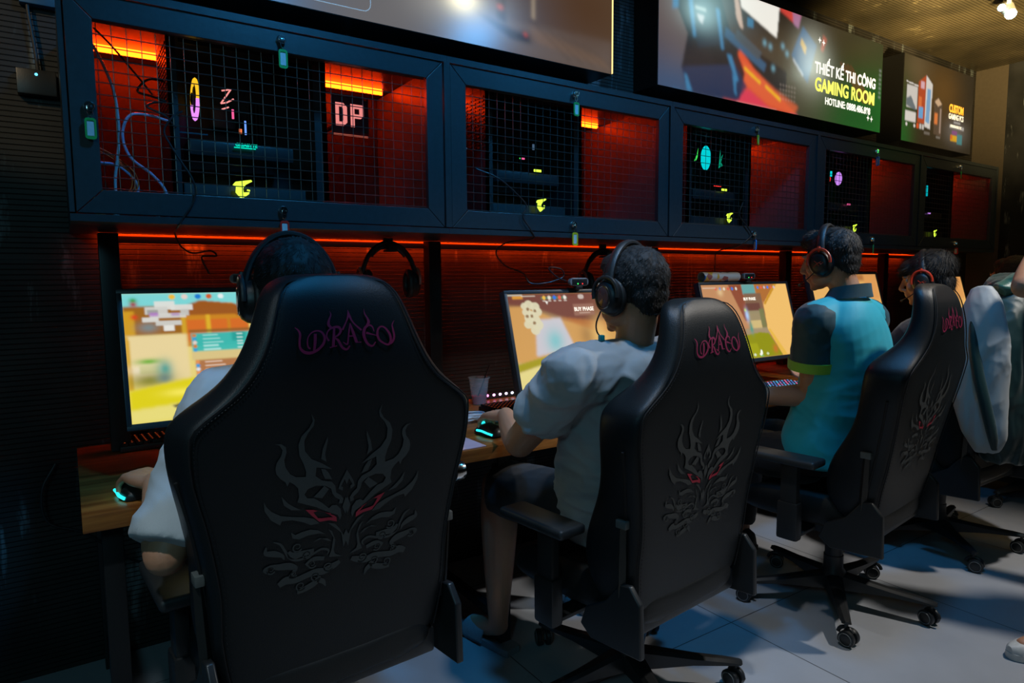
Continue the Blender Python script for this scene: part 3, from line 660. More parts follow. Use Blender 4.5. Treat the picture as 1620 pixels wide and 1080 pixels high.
def paint_right():
    p = Pic(200, 120); p.grad(srgb(44, 34, 18), srgb(38, 30, 20)); p.blob(.18, .12, .2, .25, srgb(96, 78, 50), .9); p.blob(.55, .30, .26, .35, srgb(96, 62, 18), .85); p.blob(.0, 1.0, .14, .55, srgb(16, 92, 30), .9)  # last blob: green room light painted into the lower left corner
    W = srgb(222, 214, 204)
    p.poly([(.04, .30), (.20, .32), (.20, .335), (.04, .315)], W, 1, 0); p.rect(.05, .34, .19, .60, W, .9, 1); p.poly([(.05, .50), (.1, .46), (.17, .58), (.17, .62), (.05, .58)], srgb(80, 96, 104), .9, 1)
    p.rect(.04, .64, .18, .76, W, 1, 1); p.disc(.06, .80, .013, .02, W); p.disc(.165, .80, .013, .02, W)
    p.poly([(.20, .27), (.30, .17), (.30, .75), (.20, .75)], srgb(190, 70, 30), .9, 1); p.poly([(.30, .17), (.39, .26), (.38, .80), (.30, .78)], W, 1, 1)
    p.poly([(.32, .32), (.37, .32), (.365, .74), (.31, .72)], srgb(70, 150, 200), .8, 1); p.rect(.215, .56, .275, .69, srgb(90, 170, 220), .9, 1); p.rect(.23, .26, .28, .34, srgb(230, 190, 200), .8, 1); p.rect(.21, .44, .25, .56, srgb(230, 120, 60), .8, 1)
    p.rect(.195, .76, .225, .82, srgb(225, 80, 30), 1, 1); p.rect(.235, .76, .26, .82, W, .9, 1); p.rect(.27, .76, .295, .82, W, .9, 1)
    p.poly([(.42, .44), (.48, .39), (.54, .46), (.54, .86), (.43, .84)], srgb(86, 66, 50), 1, 1); p.poly([(.43, .45), (.48, .40), (.535, .46), (.48, .50)], srgb(220, 180, 140), .9, 1); p.rect(.435, .58, .48, .72, srgb(240, 130, 60), .9, 2); p.rect(.51, .52, .53, .82, srgb(190, 160, 140), .7, 1)
    p.rect(.30, .84, .38, .87, srgb(120, 110, 100), .8, 1); p.rect(.47, .86, .53, .885, srgb(140, 130, 120), .7, 1)
    p.rect(.66, .53, .84, .575, W, .0); p.rect(.72, .63, .82, .65, W, .8, 1); p.rect(.66, .68, .88, .72, W, .85, 1)
    p.blob(.76, .75, .16, .16, srgb(120, 112, 104), .7); p.rect(.68, .80, .78, .88, srgb(230, 170, 20), .9, 1); p.rect(.78, .78, .86, .90, srgb(70, 140, 140), .8, 1); p.rect(.70, .74, .78, .79, srgb(150, 70, 140), .7, 1)
    p.rect(.68, .80, .71, .86, srgb(220, 80, 40), .8, 1)
    p.blur(1); return p
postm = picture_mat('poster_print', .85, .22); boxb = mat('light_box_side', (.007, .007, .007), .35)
def poster(name, label, x0, x1, z0, z1, pic):
    W, H = x1-x0, z1-z0; t = thing(name, label, 'poster', ((x0+x1)/2, 0, (z0+z1)/2), group='light box posters on the upper wall')
    bm = nb(); box(bm, (0, -.085, 0), (W, .166, H), bev=.002); obj('light_box', bm, boxb, t, smooth=False)
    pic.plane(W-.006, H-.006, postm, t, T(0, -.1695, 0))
    return t
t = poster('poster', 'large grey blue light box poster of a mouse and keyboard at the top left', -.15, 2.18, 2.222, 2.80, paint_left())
W_ = mat('print_white', (.8, .8, .8), .5, emit=(.8, .85, .85), est=.85)
bm = nb()
o_ = []
for (cx, cz, a0) in ((.965, 2.305, 0), (.70, 2.305, 90), (.70, 2.285, 180), (.965, 2.285, 270)):
    for a in (0, 22, 45, 67, 90): o_.append((cx+.028*math.cos(R(a0+a)), -.1715, cz+.028*math.sin(R(a0+a))))
tube(bm, [(a-1.015, b, c-2.511) for a, b, c in o_], .0016, 6, closed=True); obj('printed_outline', bm, mat('print_grey', (.5, .55, .6), .5, emit=(.4, .5, .55), est=.5), t)
bm = nb(); box(bm, (1.171, -.158, 0), (.010, .014, .56)); obj('lit_edge', bm, glow('warm_edge', (1.0, .70, .24), 1.6), t)
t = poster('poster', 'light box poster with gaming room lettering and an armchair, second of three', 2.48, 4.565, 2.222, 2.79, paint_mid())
Wt = mat('print_cream', (.8, .8, .7), .5, emit=(1, .96, .86), est=1.1); Yt = mat('print_yellow', (.8, .8, .2), .5, emit=(.92, .90, .14), est=1.1)
def pt(s, u, v, size, m, b=.0022, xs=1): return text(s, size, m, t, T((u-.5)*2.085, -.1712, (.5-v)*.568), 'lettering', b, xs=xs)
pt('THIẾT KẾ THI CÔNG', .797, .475, .090, Wt, xs=.80); pt('GAMING ROOM', .797, .645, .108, Yt, .003, xs=.86); pt('HOTLINE: 0888.486.898', .812, .79, .058, Wt, .0015, xs=.88)
bm = nb()
for (u, v) in ((.652, .185), (.672, .20), (.925, .86), (.945, .865)):
    cx, cz = (u-.5)*2.085, (.5-v)*.568; polyfill(bm, [[(cx-.017, cz), (cx-.004, cz+.006), (cx, cz+.022), (cx+.004, cz+.006), (cx+.017, cz), (cx+.004, cz-.006), (cx, cz-.022), (cx-.004, cz-.006)]], T(0, -.171, 0))
obj('printed_stars', bm, Wt, t)
t = poster('poster', 'small dark brown light box poster of computer towers, nearest the right corner', 4.84, 5.90, 2.205, 2.79, paint_right())
Ot = mat('print_orange', (.8, .4, .1), .5, emit=(.95, .38, .02), est=1.0); Gt = mat('print_pale', (.6, .6, .5), .5, emit=(.75, .72, .66), est=.8)
text('CUSTOM', .078, Ot, t, T(.265, -.1712, .012), 'lettering', .003, xs=.72); text('GAMING PCS', .056, Gt, t, T(.265, -.1712, -.045), 'lettering', .0015, xs=.72)
text('PREMIUM BUILT PC', .026, Gt, t, T(.27, -.1712, -.112), 'lettering', .0008, xs=.8)

# small things on the left wall
t = thing('power_adapter', 'black adapter box with a small blue light on the left wall', 'adapter', (-.035, 0, 1.885))
bm = nb(); box(bm, (0, -.022, 0), (.10, .040, .075), bev=.004); obj('housing', bm, blackp, t)
bm = nb(); ell(bm, (.0, -.0435, .022), (.004, .002, .004)); obj('indicator', bm, glow('ind', (.1, .6, 1), 3), t)
cable([(.01, -.03, 2.35), (-.03, -.03, 2.20), (-.045, -.025, 2.12), (-.035, -.025, 2.0), (-.03, -.025, 1.9235)], .005, cblk, 'black power cable hanging down to the adapter on the left wall')
bm = nb(); box(bm, (-.015, -.02, 2.14), (.10, .035, .05), bev=.004); tag(obj('socket_box', bm, mat('blue_box', (.02, .10, .2), .4)), 'small blue socket box at the top left of the wall', 'socket')
# ceiling lamp
t = thing('track_spotlight', 'white spotlight shining on the ceiling at the top right', 'spotlight', (4.75, -.80, 2.944))
bm = nb(); cyl(bm, (0, 0, 0), (0, 0, -.06), .012); cyl(bm, (.03, .02, -.075), (-.02, -.02, -.135), .036, .03); obj('housing', bm, mat('white_metal', (.75, .75, .72), .35), t)
bm = nb(); cyl(bm, (-.0205, -.0205, -.1355), (-.0235, -.0235, -.1395), .0285, .0285)
lampm = glow('lamp_face', (.75, 1, .95), 30); obj('lamp_face', bm, lampm, t)
bm = nb(); ell(bm, (-.07, .01, -.10), (.035, .02, .012), rot=(0, .2, .4)); obj('lamp_flare', bm, glow('flare_glow', (.7, 1, .97), 6), t)  # flare beside the lamp, modelled as a glowing shape
t = None
# ------------------------------------------------------------------ gaming chair
leath = mat('black_leather', (.006, .009, .011), .42, spec=.38, bump=.25, scale=420, var=.12)
leath2 = mat('black_leather_side', (.011, .012, .012), .46, spec=.4, bump=.25, scale=420, var=.12)
thread = mat('seam_thread', (.004, .004, .005), .7); metalb = mat('chair_metal', (.022, .023, .024), .34); cplastic = mat('chair_plastic', (.018, .019, .020), .42, bump=.1, scale=300)
grey_emb = mat('grey_embroidery', (.050, .055, .055), .7); red_emb = mat('red_embroidery', (.40, .018, .045), .6); mag_emb = mat('crimson_embroidery', (.30, .008, .07), .6)
# half widths up the backrest: (height, half width, wing depth, centre depth)
BK = [(.435, .205, .10, .08), (.45, .232, .12, .09), (.50, .242, .175, .095), (.58, .252, .20, .09), (.66, .252, .19, .085), (.74, .262, .155, .085), (.82, .276, .135, .085), (.90, .294, .135, .085), (.97, .298, .140, .09),
      (1.00, .289, .14, .09), (1.03, .252, .13, .095), (1.06, .216, .105, .085), (1.10, .186, .088, .078), (1.15, .162, .078, .072), (1.20, .145, .074, .070), (1.235, .132, .070, .068), (1.258, .114, .064, .062), (1.270, .090, .05, .05), (1.276, .060, .05, .05)]
BK = [(z, w*1.045, a, b) for z, w, a, b in BK]
REC = math.tan(R(6.5))
def yb_(z): return -.225-REC*(z-.43)+.060*max(0, (z-1.08)/.19)**2
def back_ring(z, w, tw, tc, inset=0):
    y0 = yb_(z)
    top = max(0, (z-1.245)/.031); y0 += .012*top
    h = [(0, 0), (w*.5, 0), (w-.035, .001), (w-.010, .006), (w, .022), (w+.009, tw*.5), (w+.009, tw*.85), (w-.012, tw), (w-.055, tw*.92), (w*.62, (tw*.55+tc*.5)), (w*.32, tc)]
    pts = [Vector((x, y0+y, z)) for x, y in h] + [Vector((0, y0+tc, z))] + [Vector((-x, y0+y, z)) for x, y in h[:0:-1]]
    return pts
eyeL = [[(245, 580), (285, 590), (345, 620), (395, 650), (408, 664), (410, 690), (370, 672), (318, 668), (280, 625)], [(286, 605), (310, 645), (330, 650), (372, 655), (390, 660), (372, 642), (380, 634), (340, 618), (308, 602)]]
drag = [
 [(272, 48), (290, 85), (285, 118), (255, 155), (238, 195), (242, 250), (275, 300), (330, 335), (382, 378), (345, 366), (300, 352), (296, 400), (330, 432), (380, 450), (400, 478), (405, 518), (430, 540), (445, 565), (440, 590), (420, 586), (425, 565), (400, 545), (385, 520), (378, 490), (350, 468), (300, 455), (258, 465), (240, 492), (255, 517), (290, 525), (330, 560), (368, 602), (385, 588), (408, 592), (430, 620), (436, 660), (428, 684), (414, 652), (385, 636), (340, 606), (300, 578), (250, 552), (205, 528), (213, 500), (208, 450), (190, 425), (166, 405), (155, 428), (146, 402), (122, 380), (103, 350), (98, 320), (104, 290), (126, 255), (132, 225), (118, 197), (95, 187), (125, 190), (148, 210), (152, 240), (140, 280), (146, 320), (168, 362), (198, 385), (246, 394), (248, 365), (235, 320), (214, 270), (209, 210), (224, 165), (262, 128), (280, 92)],
 [(356, 190), (332, 255), (324, 308), (352, 331), (344, 285), (358, 212)], [(324, 364), (334, 400), (346, 426), (382, 436), (362, 392), (346, 372)], [(342, 466), (366, 490), (332, 535), (287, 518)],
 [(126, 478), (138, 530), (176, 566), (224, 577), (186, 548), (156, 520), (142, 500)],
 [(42, 488), (46, 540), (76, 598), (120, 636), (128, 616), (180, 622), (240, 652), (275, 676), (318, 677), (288, 642), (242, 622), (182, 605), (122, 584), (78, 550), (54, 516)],
 [(172, 690), (181, 728), (215, 742), (260, 732), (318, 736), (352, 750), (312, 716), (272, 701), (226, 704), (195, 712)],
 [(360, 684), (398, 722), (436, 764), (449, 852), (462, 820), (462, 752), (448, 782), (426, 736), (400, 700)],
 [(366, 724), (394, 782), (384, 850), (370, 892), (440, 906), (402, 880), (396, 858), (404, 800), (386, 742)], [(284, 780), (320, 764), (364, 792), (384, 800), (360, 775), (330, 771)],
 [(462, 398), (426, 468), (418, 500), (440, 515), (443, 496), (431, 488), (450, 450), (462, 482)], [(457, 556), (440, 610), (457, 656), (462, 630), (462, 566)]]
clouds = [[(88, 724, 4), (120, 744, 12), (144, 790, 14), (166, 836, 14), (212, 862, 14), (280, 850, 13), (332, 832, 13), (368, 850, 12), (362, 874, 4)],
 [(52, 742, 6), (50, 775, 24), (90, 790, 34), (128, 812, 20), (140, 838, 6)], [(60, 895, 6), (45, 870, 20), (72, 858, 18), (112, 872, 34), (160, 882, 40), (196, 905, 26), (180, 930, 16), (172, 946, 22), (198, 958, 10)],
 [(112, 980, 30), (150, 962, 46), (200, 975, 36), (250, 966, 34), (300, 960, 40), (345, 968, 40), (400, 950, 36), (430, 936, 22)],
 [(312, 1010, 30), (340, 1030, 26), (354, 1062, 4)], [(205, 1050, 24), (250, 1042, 34), (300, 1022, 34), (320, 990, 22)], [(160, 800, 20), (180, 828, 40), (235, 830, 34), (290, 830, 26)], [(250, 905, 24), (290, 880, 26), (345, 892, 22)]]
spir = [(74, 878, 24), (205, 785, 28), (255, 842, 26), (282, 908, 24), (368, 948, 30), (222, 1018, 28), (186, 936, 20), (300, 985, 28)]
def spiral(cx, cy, r):
    return [(cx+r*(1-.75*t)*math.cos(PI*.2+t*2.6*PI), cy+r*(1-.75*t)*math.sin(PI*.2+t*2.6*PI), 9*(1-.6*t)) for t in np.linspace(0, 1, 12)]
draco = [[(95, 312, 8), (135, 350, 22), (152, 400, 30), (138, 480, 28), (140, 560, 30), (190, 615, 38), (270, 630, 36), (360, 600, 32), (440, 530, 34), (462, 450, 32), (430, 385, 26), (370, 365, 20), (300, 385, 16), (250, 440, 14), (235, 510, 18), (245, 560, 22), (270, 580, 18)],
 [(345, 400, 38), (335, 500, 38), (315, 605, 30)], [(515, 500, 28), (490, 440, 20), (520, 370, 18), (590, 335, 26), (660, 335, 34), (685, 380, 34), (650, 430, 24), (600, 460, 14), (640, 500, 32), (690, 590, 34), (750, 620, 26), (795, 575, 20)],
 [(600, 345, 28), (585, 450, 36), (568, 570, 40)], [(520, 582, 16), (620, 566, 12)], [(565, 128, 4), (578, 175, 16), (545, 240, 26), (532, 300, 40), (570, 345, 26)],
 [(822, 290, 8), (800, 380, 20), (780, 470, 20), (760, 555, 22), (705, 525, 10)], [(822, 290, 12), (850, 400, 36), (890, 538, 40)], [(880, 540, 12), (960, 540, 10)], [(785, 455, 16), (875, 455, 16)],
 [(815, 125, 6), (815, 180, 30), (780, 260, 18), (710, 372, 26)], [(815, 125, 6), (825, 190, 30), (870, 290, 20), (972, 388, 26)],
 [(1150, 415, 12), (1130, 350, 20), (1080, 330, 26), (1020, 370, 38), (1000, 460, 42), (1040, 560, 34), (1110, 600, 24), (1162, 550, 14)], [(1035, 425, 30), (1172, 465, 8)], [(1043, 120, 4), (1045, 180, 16), (1075, 240, 24), (1085, 290, 40), (1050, 340, 28)],
 [(1190, 470, 36), (1210, 390, 28), (1260, 355, 20), (1320, 380, 24), (1375, 460, 34), (1385, 540, 34), (1350, 595, 28), (1290, 580, 24), (1220, 530, 30), (1190, 460, 36)],
 [(1330, 600, 14), (1400, 570, 30), (1440, 500, 30), (1430, 400, 24), (1425, 340, 16), (1462, 285, 5)]]
def make_chair():
    t = thing('gaming_chair', 'chair', 'chair', group='black high backed gaming chairs at the desk')
    Mb = Matrix.Identity(4)
    # --- base (z measured from the floor)
    bm = nb(); lathe(bm, [(0, .055), (.045, .055), (.05, .075), (.05, .12), (.036, .14), (.036, .19), (0, .19)]); hub = obj('hub', bm, cplastic, t)
    bm = nb(); lathe(bm, [(0, .15), (.026, .15), (.026, .26), (.0, .26)]); lathe(bm, [(0, .19), (.032, .19), (.034, .26), (.030, .33), (0, .33)]); col = obj('gas_column', bm, cplastic, t)
    for i in range(5):
        a = 72*i; Mx = RZ(a); bm = nb()
        rs = []
        for (x, hw, z0, z1) in ((.03, .032, .062, .125), (.09, .029, .068, .118), (.20, .023, .078, .104), (.30, .019, .078, .096), (.345, .016, .078, .090), (.352, .010, .080, .088)):
            rs.append([Mx @ Vector(p) for p in ((x, -hw, z0), (x, hw, z0), (x, hw*.9, z1-.008), (x, hw*.45, z1), (x, -hw*.45, z1), (x, -hw*.9, z1-.008))])
        rings(bm, rs); lg = obj('base_leg', bm, metalb, t, ang=30)
        bm = nb(); cyl(bm, Mx @ Vector((.335, 0, .056)), Mx @ Vector((.335, 0, .084)), .007, n=12)
        Mc = Mx @ T(.335, 0, 0) @ RZ(40+95*i)
        tube(bm, [(.0, -.028*math.cos(q), .032+.030*math.sin(q)) for q in np.linspace(.2, 2.6, 8)], .007, 8, Mx=Mc, flat=((0, 1, 0), 1)); 
        ca = obj('caster', bm, cplastic, t)
        for s in (-1, 1):
            bm = nb(); lathe(bm, [(0, -.010), (.018, -.010), (.027, -.009), (.0285, -.004), (.0285, .006), (.024, .009), (0, .009)], Mx=Mc @ T(s*.0165, .010, .0288) @ RY(90*s), n=28)
            wh = obj('wheel', bm, cplastic, ca)
            bm = nb(); tube(bm, [Mc @ Vector((s*.027, .010+.021*math.cos(q), .0288+.021*math.sin(q))) for q in np.linspace(0, 2*PI, 20, endpoint=False)], .0014, 6, closed=True); obj('wheel_ring', bm, mat('dull_ring', (.16, .17, .17), .4), ca)
    # --- upper part (moves with the gas lift)
    up = []
    def add(*a, **k): o = obj(*a, **k); up.append(o); return o
    bm = nb(); box(bm, (0, .02, .345), (.20, .26, .05), bev=.012); box(bm, (0, .02, .375), (.34, .16, .016), bev=.004); cyl(bm, (0, .14, .335), (0, .22, .335), .028, .024)
    tube(bm, [(.08, .05, .35), (.2, .06, .35), (.27, .06, .34)], .006, 8); box(bm, (.28, .06, .338), (.05, .025, .008), bev=.003); add('tilt_mechanism', bm, metalb, t)
    bm = nb(); rs = []
    for (y, hw, z0, z1, zb) in ((-.235, .20, .40, .455, .455), (-.22, .225, .39, .478, .49), (-.10, .245, .385, .478, .515), (.05, .255, .385, .475, .515), (.18, .26, .387, .475, .505), (.255, .25, .395, .465, .485), (.275, .23, .41, .45, .455)):
        h = [(0, z0), (hw*.8, z0), (hw, z0+.02), (hw+.006, (z0+zb)/2), (hw-.01, zb-.004), (hw-.045, zb), (hw*.62, z1+.004), (0, z1)]
        rs.append([Vector((x, y, z)) for x, z in h]+[Vector((-x, y, z)) for x, z in h[-2:0:-1]])
    rings(bm, rs); add('seat', bm, leath2, t, sub=2)
    # backrest
    bm = nb(); rings(bm, [back_ring(*b) for b in BK]); bk = add('backrest', bm, leath, t, sub=2)
    def edge(f, n=4):  # along the outline of the back, both sides over the top
        L = [(-b[1]*f[0]+f[1], yb_(b[0])+f[2], b[0]) for b in BK[f[3]:f[4]]]; Rr = [(-x, y, z) for x, y, z in L[::-1]]; return L+Rr
    bm = nb(); q = []
    for (z, w_, tw, tc) in BK[1:-2]: q.append((-(w_-.016), yb_(z)+.0012+.012*max(0, (z-1.245)/.031), z))
    q2 = [(-x, y, z) for x, y, z in q]
    topm = [(-.07, yb_(1.266)+.012, 1.263), (0, yb_(1.267)+.013, 1.266), (.07, yb_(1.266)+.012, 1.263)]
    tube(bm, q+topm+q2[::-1], .0017, 6, smooth=2)
    # stitches beside the seam
    full = cat(q+topm+q2[::-1], 14)
    for i in range(14, len(full)-15, 2):
        a, b = Vector(full[i]), Vector(full[i+1]); c = Vector((0, 0, .9)); dv = (Vector((0, 0, a.z*.8+.1))-Vector((a.x, 0, a.z))); dv = dv.normalized()*.008
        tube(bm, [a+dv+Vector((0, -.0012, 0)), a+(b-a)*.8+dv+Vector((0, -.0012, 0))], .0008, 4)
    so = obj('seam', bm, thread, bk)
    # deep gap between the rear shell and the side bolster
    for s in (-1, 1):
        bm = nb(); tube(bm, [(s*(w_+.003), yb_(z)+.040, z) for (z, w_, tw, tc) in BK[2:8]], .0042, 8, smooth=3); obj('side_groove', bm, thread, bk)
    # fold between head part and shoulder wing
    bm = nb()
    for s in (-1, 1): bm = nb(); tube(bm, [(s*.222, yb_(1.05)+.012, 1.052), (s*.215, yb_(1.07)+.05, 1.068), (s*.200, yb_(1.08)+.10, 1.07)], .0016, 6, smooth=4); obj('shoulder_seam', bm, thread, bk)
    # embroidery on the rear face (drawn in units of a tracing of the emblem)
    def PT(u, v):   # emblem tracing -> chair x, z
        return (u-462)*.000400, 1.023-v*.000369
    def place(bm):
        for v in bm.verts:
            x, z = v.co.x, v.co.z; v.co.y = yb_(z)-.0022
    bm = nb()
    for P in drag:
        for s in (1, -1): polyfill(bm, [[(s*PT(*p)[0], PT(*p)[1]) for p in P]], Mb)
    for Q in clouds+[spiral(*c) for c in spir]:
        for s in (1, -1): ribbon(bm, [(s*PT(p[0], p[1])[0], PT(p[0], p[1])[1], p[2]*.00037) for p in Q], Mb, 4, .0006)
    place(bm); e1 = obj('dragon_emblem', bm, grey_emb, bk, smooth=False)
    for s in (1, -1):
        bm = nb(); polyfill(bm, [[(s*PT(*p)[0], PT(*p)[1]) for p in L] for L in eyeL], Mb); place(bm)
        for v in bm.verts: v.co.y -= .0004
        obj('emblem_eye', bm, red_emb, bk, smooth=False)
    bm = nb(); kx = .000153
    for Q in draco: ribbon(bm, [((p[0]-770)*kx, 1.204-(p[1]-120)*kx*1.02, p[2]*kx) for p in Q], Mb, 5, .0006)
    place(bm); obj('lettering', bm, mag_emb, bk, smooth=False)
    # lower rear bar, side plates and recliner arms
    bm = nb(); box(bm, (0, yb_(.41)+.03, .405), (.47, .05, .062), bev=.008); add('rear_crossbar', bm, metalb, t)
    for s in (-1, 1):
        bm = nb(); Mx = T(s*.270, 0, 0)
        P = [(-.275, .355), (-.10, .345), (-.06, .375), (-.08, .43), (-.15, .47), (-.20, .535), (-.235, .54), (-.27, .50)]
        f = [bm.verts.new(Mx @ Vector((-.008, a, b))) for a, b in P]; g = [bm.verts.new(Mx @ Vector((.010, a, b))) for a, b in P]
        bm.faces.new(f); bm.faces.new(g[::-1])
        for j in range(len(P)): bm.faces.new((f[j], g[j], g[(j+1) % len(P)], f[(j+1) % len(P)]))
        add('hinge_plate', bm, metalb, t, bev=.004)
        bm = nb(); a = Vector((s*.266, yb_(.52)+.035, .50)); b = Vector((s*.276, yb_(.70)+.045, .69))
        tube(bm, [a, (a+b)/2, b], [.013, .013, .011], 4); add('recliner_bar', bm, mat('bar_metal', (.05, .05, .048), .32, metal=.6), t)
        bm = nb(); box(bm, (s*.277, yb_(.70)+.045, .70), (.018, .034, .022), bev=.003); add('bar_cap', bm, mat('cap_metal', (.12, .13, .125), .35), t)
        # armrest
        bm = nb(); box(bm, (s*.315, .03, .50), (.032, .062, .27), bev=.008); box(bm, (s*.315, .03, .42), (.045, .078, .14), bev=.010); box(bm, (s*.25, .03, .362), (.17, .06, .012), bev=.003); ar = add('armrest', bm, cplastic, t)
        bm = nb(); box(bm, (s*.32, .055, .648), (.098, .265, .028), bev=.012, seg=3); p_ = add('arm_pad', bm, mat('pad_rubber', (.022, .025, .027), .5), t)
    # lumbar knob on the right side
    bm = nb(); lathe(bm, [(0, 0), (.012, 0), (.013, .010), (.019, .013), (.021, .022), (.019, .034), (.010, .038), (0, .038)], Mx=T(.285, yb_(.80)+.06, .80) @ Matrix.Scale(1.2, 4) @ RY(90), n=24); add('lumbar_knob', bm, chrome, t)
    return t, col, up
def place_chair(t, x, y, rz, lift, base_rot, label, extra=0):
    t.location = (x, y, 0); t.rotation_euler = (0, 0, R(rz-90)); t['label'] = label
    for o in t.children:
        if o.name.startswith('backrest') and extra:
            Q = Vector((0, -.225, .43)); m = Matrix.Rotation(R(extra), 4, 'X'); o.rotation_euler = (R(extra), 0, 0); o.location = Q-(m @ Q)
        if label.startswith('black gaming chair nearest') and o.name.split('.')[0] in ('armrest', 'arm_pad') and o.bound_box[0][0] < 0: o.location = (.05, .03, -.06)
        k = o.name.split('.')[0]
        if k in ('hub', 'base_leg', 'caster'): o.rotation_euler = (0, 0, R(base_rot-(rz-90)))
        elif k == 'gas_column': pass
        else: o.location.z += lift
chair_proto, _c, _u = make_chair()
chairs = [(.438, -1.00, 94, .017, 20, 'black gaming chair nearest the camera, at the left end of the desk'),
          (1.41, -1.11, 96, -.052, -38, 'black gaming chair behind the person in the grey shirt'),
          (2.455, -1.17, 97, -.022, 2, 'black gaming chair behind the person in the turquoise shirt', 5),
          (3.43, -1.12, 90, -.03, 12, 'black gaming chair with a white and green jacket over its back'),
          (4.55, -1.12, 90, -.03, 30, 'farthest black gaming chair, only its wheels showing at the right edge')]
first = True
others = [copy_tree(chair_proto) for _ in chairs[1:]]
for o, a in zip([chair_proto]+others, chairs): place_chair(o, *a)
# ------------------------------------------------------------------ monitors
scrm = picture_mat('screen_picture', 1.08, .2); bez = mat('monitor_frame', (.022, .030, .036), .35, bump=.05, scale=300)
def s1():
    p = Pic(240, 135, srgb(222, 202, 120)); c = srgb
    p.rect(0, 0, 1, .12, c(120, 205, 205)); p.rect(0, .10, .24, .33, c(150, 96, 24), 1, 2); p.rect(0, .14, .04, .33, c(200, 150, 30), 1, 2); p.poly([(.22, .2), (.30, .07), (.44, .09), (.50, .25), (.50, .44), (.22, .44)], c(196, 128, 28), 1, 1)
    p.poly([(.22, .12), (.30, .06), (.46, .10), (.55, .30), (.44, .18), (.24, .18)], c(150, 84, 26), 1, 2)
    for a in (.24, .335, .42): p.rect(a, .22, a+.075, .40, c(206, 104, 34), 1, 1)
    p.rect(.32, .18, .335, .42, c(214, 170, 40), 1, 1); p.rect(.22, .18, .235, .42, c(200, 156, 40), 1, 1)
    p.rect(.0, .33, .235, .68, c(224, 204, 150), 1, 3); p.blob(.09, .27, .04, .04, c(120, 130, 130), 1)
    p.poly([(0, .33), (.012, .33), (.02, .75), (0, .75)], c(206, 160, 50), 1, 1)
    for (x, y, a, b, q) in ((.12, .06, .20, .13, 215), (.08, .11, .17, .17, 200), (.10, .16, .24, .20, 205), (.07, .19, .13, .23, 210), (.12, .22, .22, .26, 200), (.15, .26, .19, .30, 225), (.18, .09, .27, .14, 214), (.22, .13, .255, .18, 190), (.09, .13, .13, .17, 150)):
        p.rect(x, y, a, b, c(q, q, q-6), .92, 0)
    p.rect(.10, .15, .13, .18, c(170, 110, 190), .8, 1); p.rect(.18, .16, .215, .18, c(160, 110, 180), .7, 1)
    p.disc(.19, .03, .012, .022, c(230, 180, 60)); p.disc(.24, .03, .012, .022, c(220, 200, 190)); p.disc(.295, .03, .012, .022, c(30, 120, 200)); p.disc(.34, .03, .012, .022, c(200, 90, 40)); p.disc(.39, .03, .012, .02, c(220, 230, 230))
    p.blob(.04, .055, .014, .02, c(40, 150, 60)); p.blob(.04, .085, .014, .02, c(160, 50, 60)); p.blob(.04, .185, .013, .02, c(210, 60, 30))
    # plants and jar
    p.blob(.07, .60, .06, .04, c(235, 225, 200), 1); p.blob(.08, .535, .05, .025, c(110, 170, 60), 1, 1.2); p.rect(.045, .56, .12, .63, c(200, 196, 140), .9, 2); p.blob(.08, .68, .08, .06, c(120, 120, 30), .9); p.blob(.14, .60, .03, .07, c(50, 150, 140), .9); p.blob(.135, .67, .028, .04, c(110, 130, 120), 1)
    # floor
    p.poly([(0, .75), (.25, .68), (1, .66), (1, 1), (0, 1)], c(214, 200, 24), 1, 4); p.poly([(.0, .90), (.3, .86), (.3, 1), (0, 1)], c(226, 214, 130), .8, 5); p.blob(.20, .79, .07, .03, c(240, 226, 90), .9)
    p.poly([(.155, .885), (.235, .865), (.235, .885), (.165, .905)], c(60, 50, 50), 1, 1); p.poly([(.19, .885), (.215, .885), (.26, 1), (.15, 1)], c(122, 62, 44), 1, 1)
    # score table
    p.rect(.245, .30, .62, .325, c(120, 90, 40), .8, 1); p.rect(.255, .33, .62, .485, c(36, 178, 170), .95, 1); p.rect(.42, .33, .48, .41, c(20, 140, 130), .6, 2); p.rect(.25, .485, .62, .545, c(206, 184, 130), .8, 1); p.rect(.26, .545, .62, .70, c(160, 92, 60), .88, 1)
    for i in range(5):
        p.rect(.30, .345+i*.029, .36+.012*(i % 3), .355+i*.029, c(180, 226, 220), .8); p.rect(.44, .345+i*.029, .465, .353+i*.029, c(226, 240, 236), .9); p.disc(.265, .35+i*.029, .008, .014, (c(200, 120, 60), c(60, 150, 200), c(220, 200, 190))[i % 3])
        p.rect(.30, .565+i*.028, .36+.012*((i+1) % 3), .574+i*.028, c(236, 214, 196), .9); p.rect(.44, .565+i*.028, .465, .573+i*.028, c(236, 224, 214), .9); p.disc(.27, .565+i*.028, .008, .014, (c(220, 140, 80), c(60, 150, 210), c(220, 220, 220))[i % 3])
    p.blur(1); return p
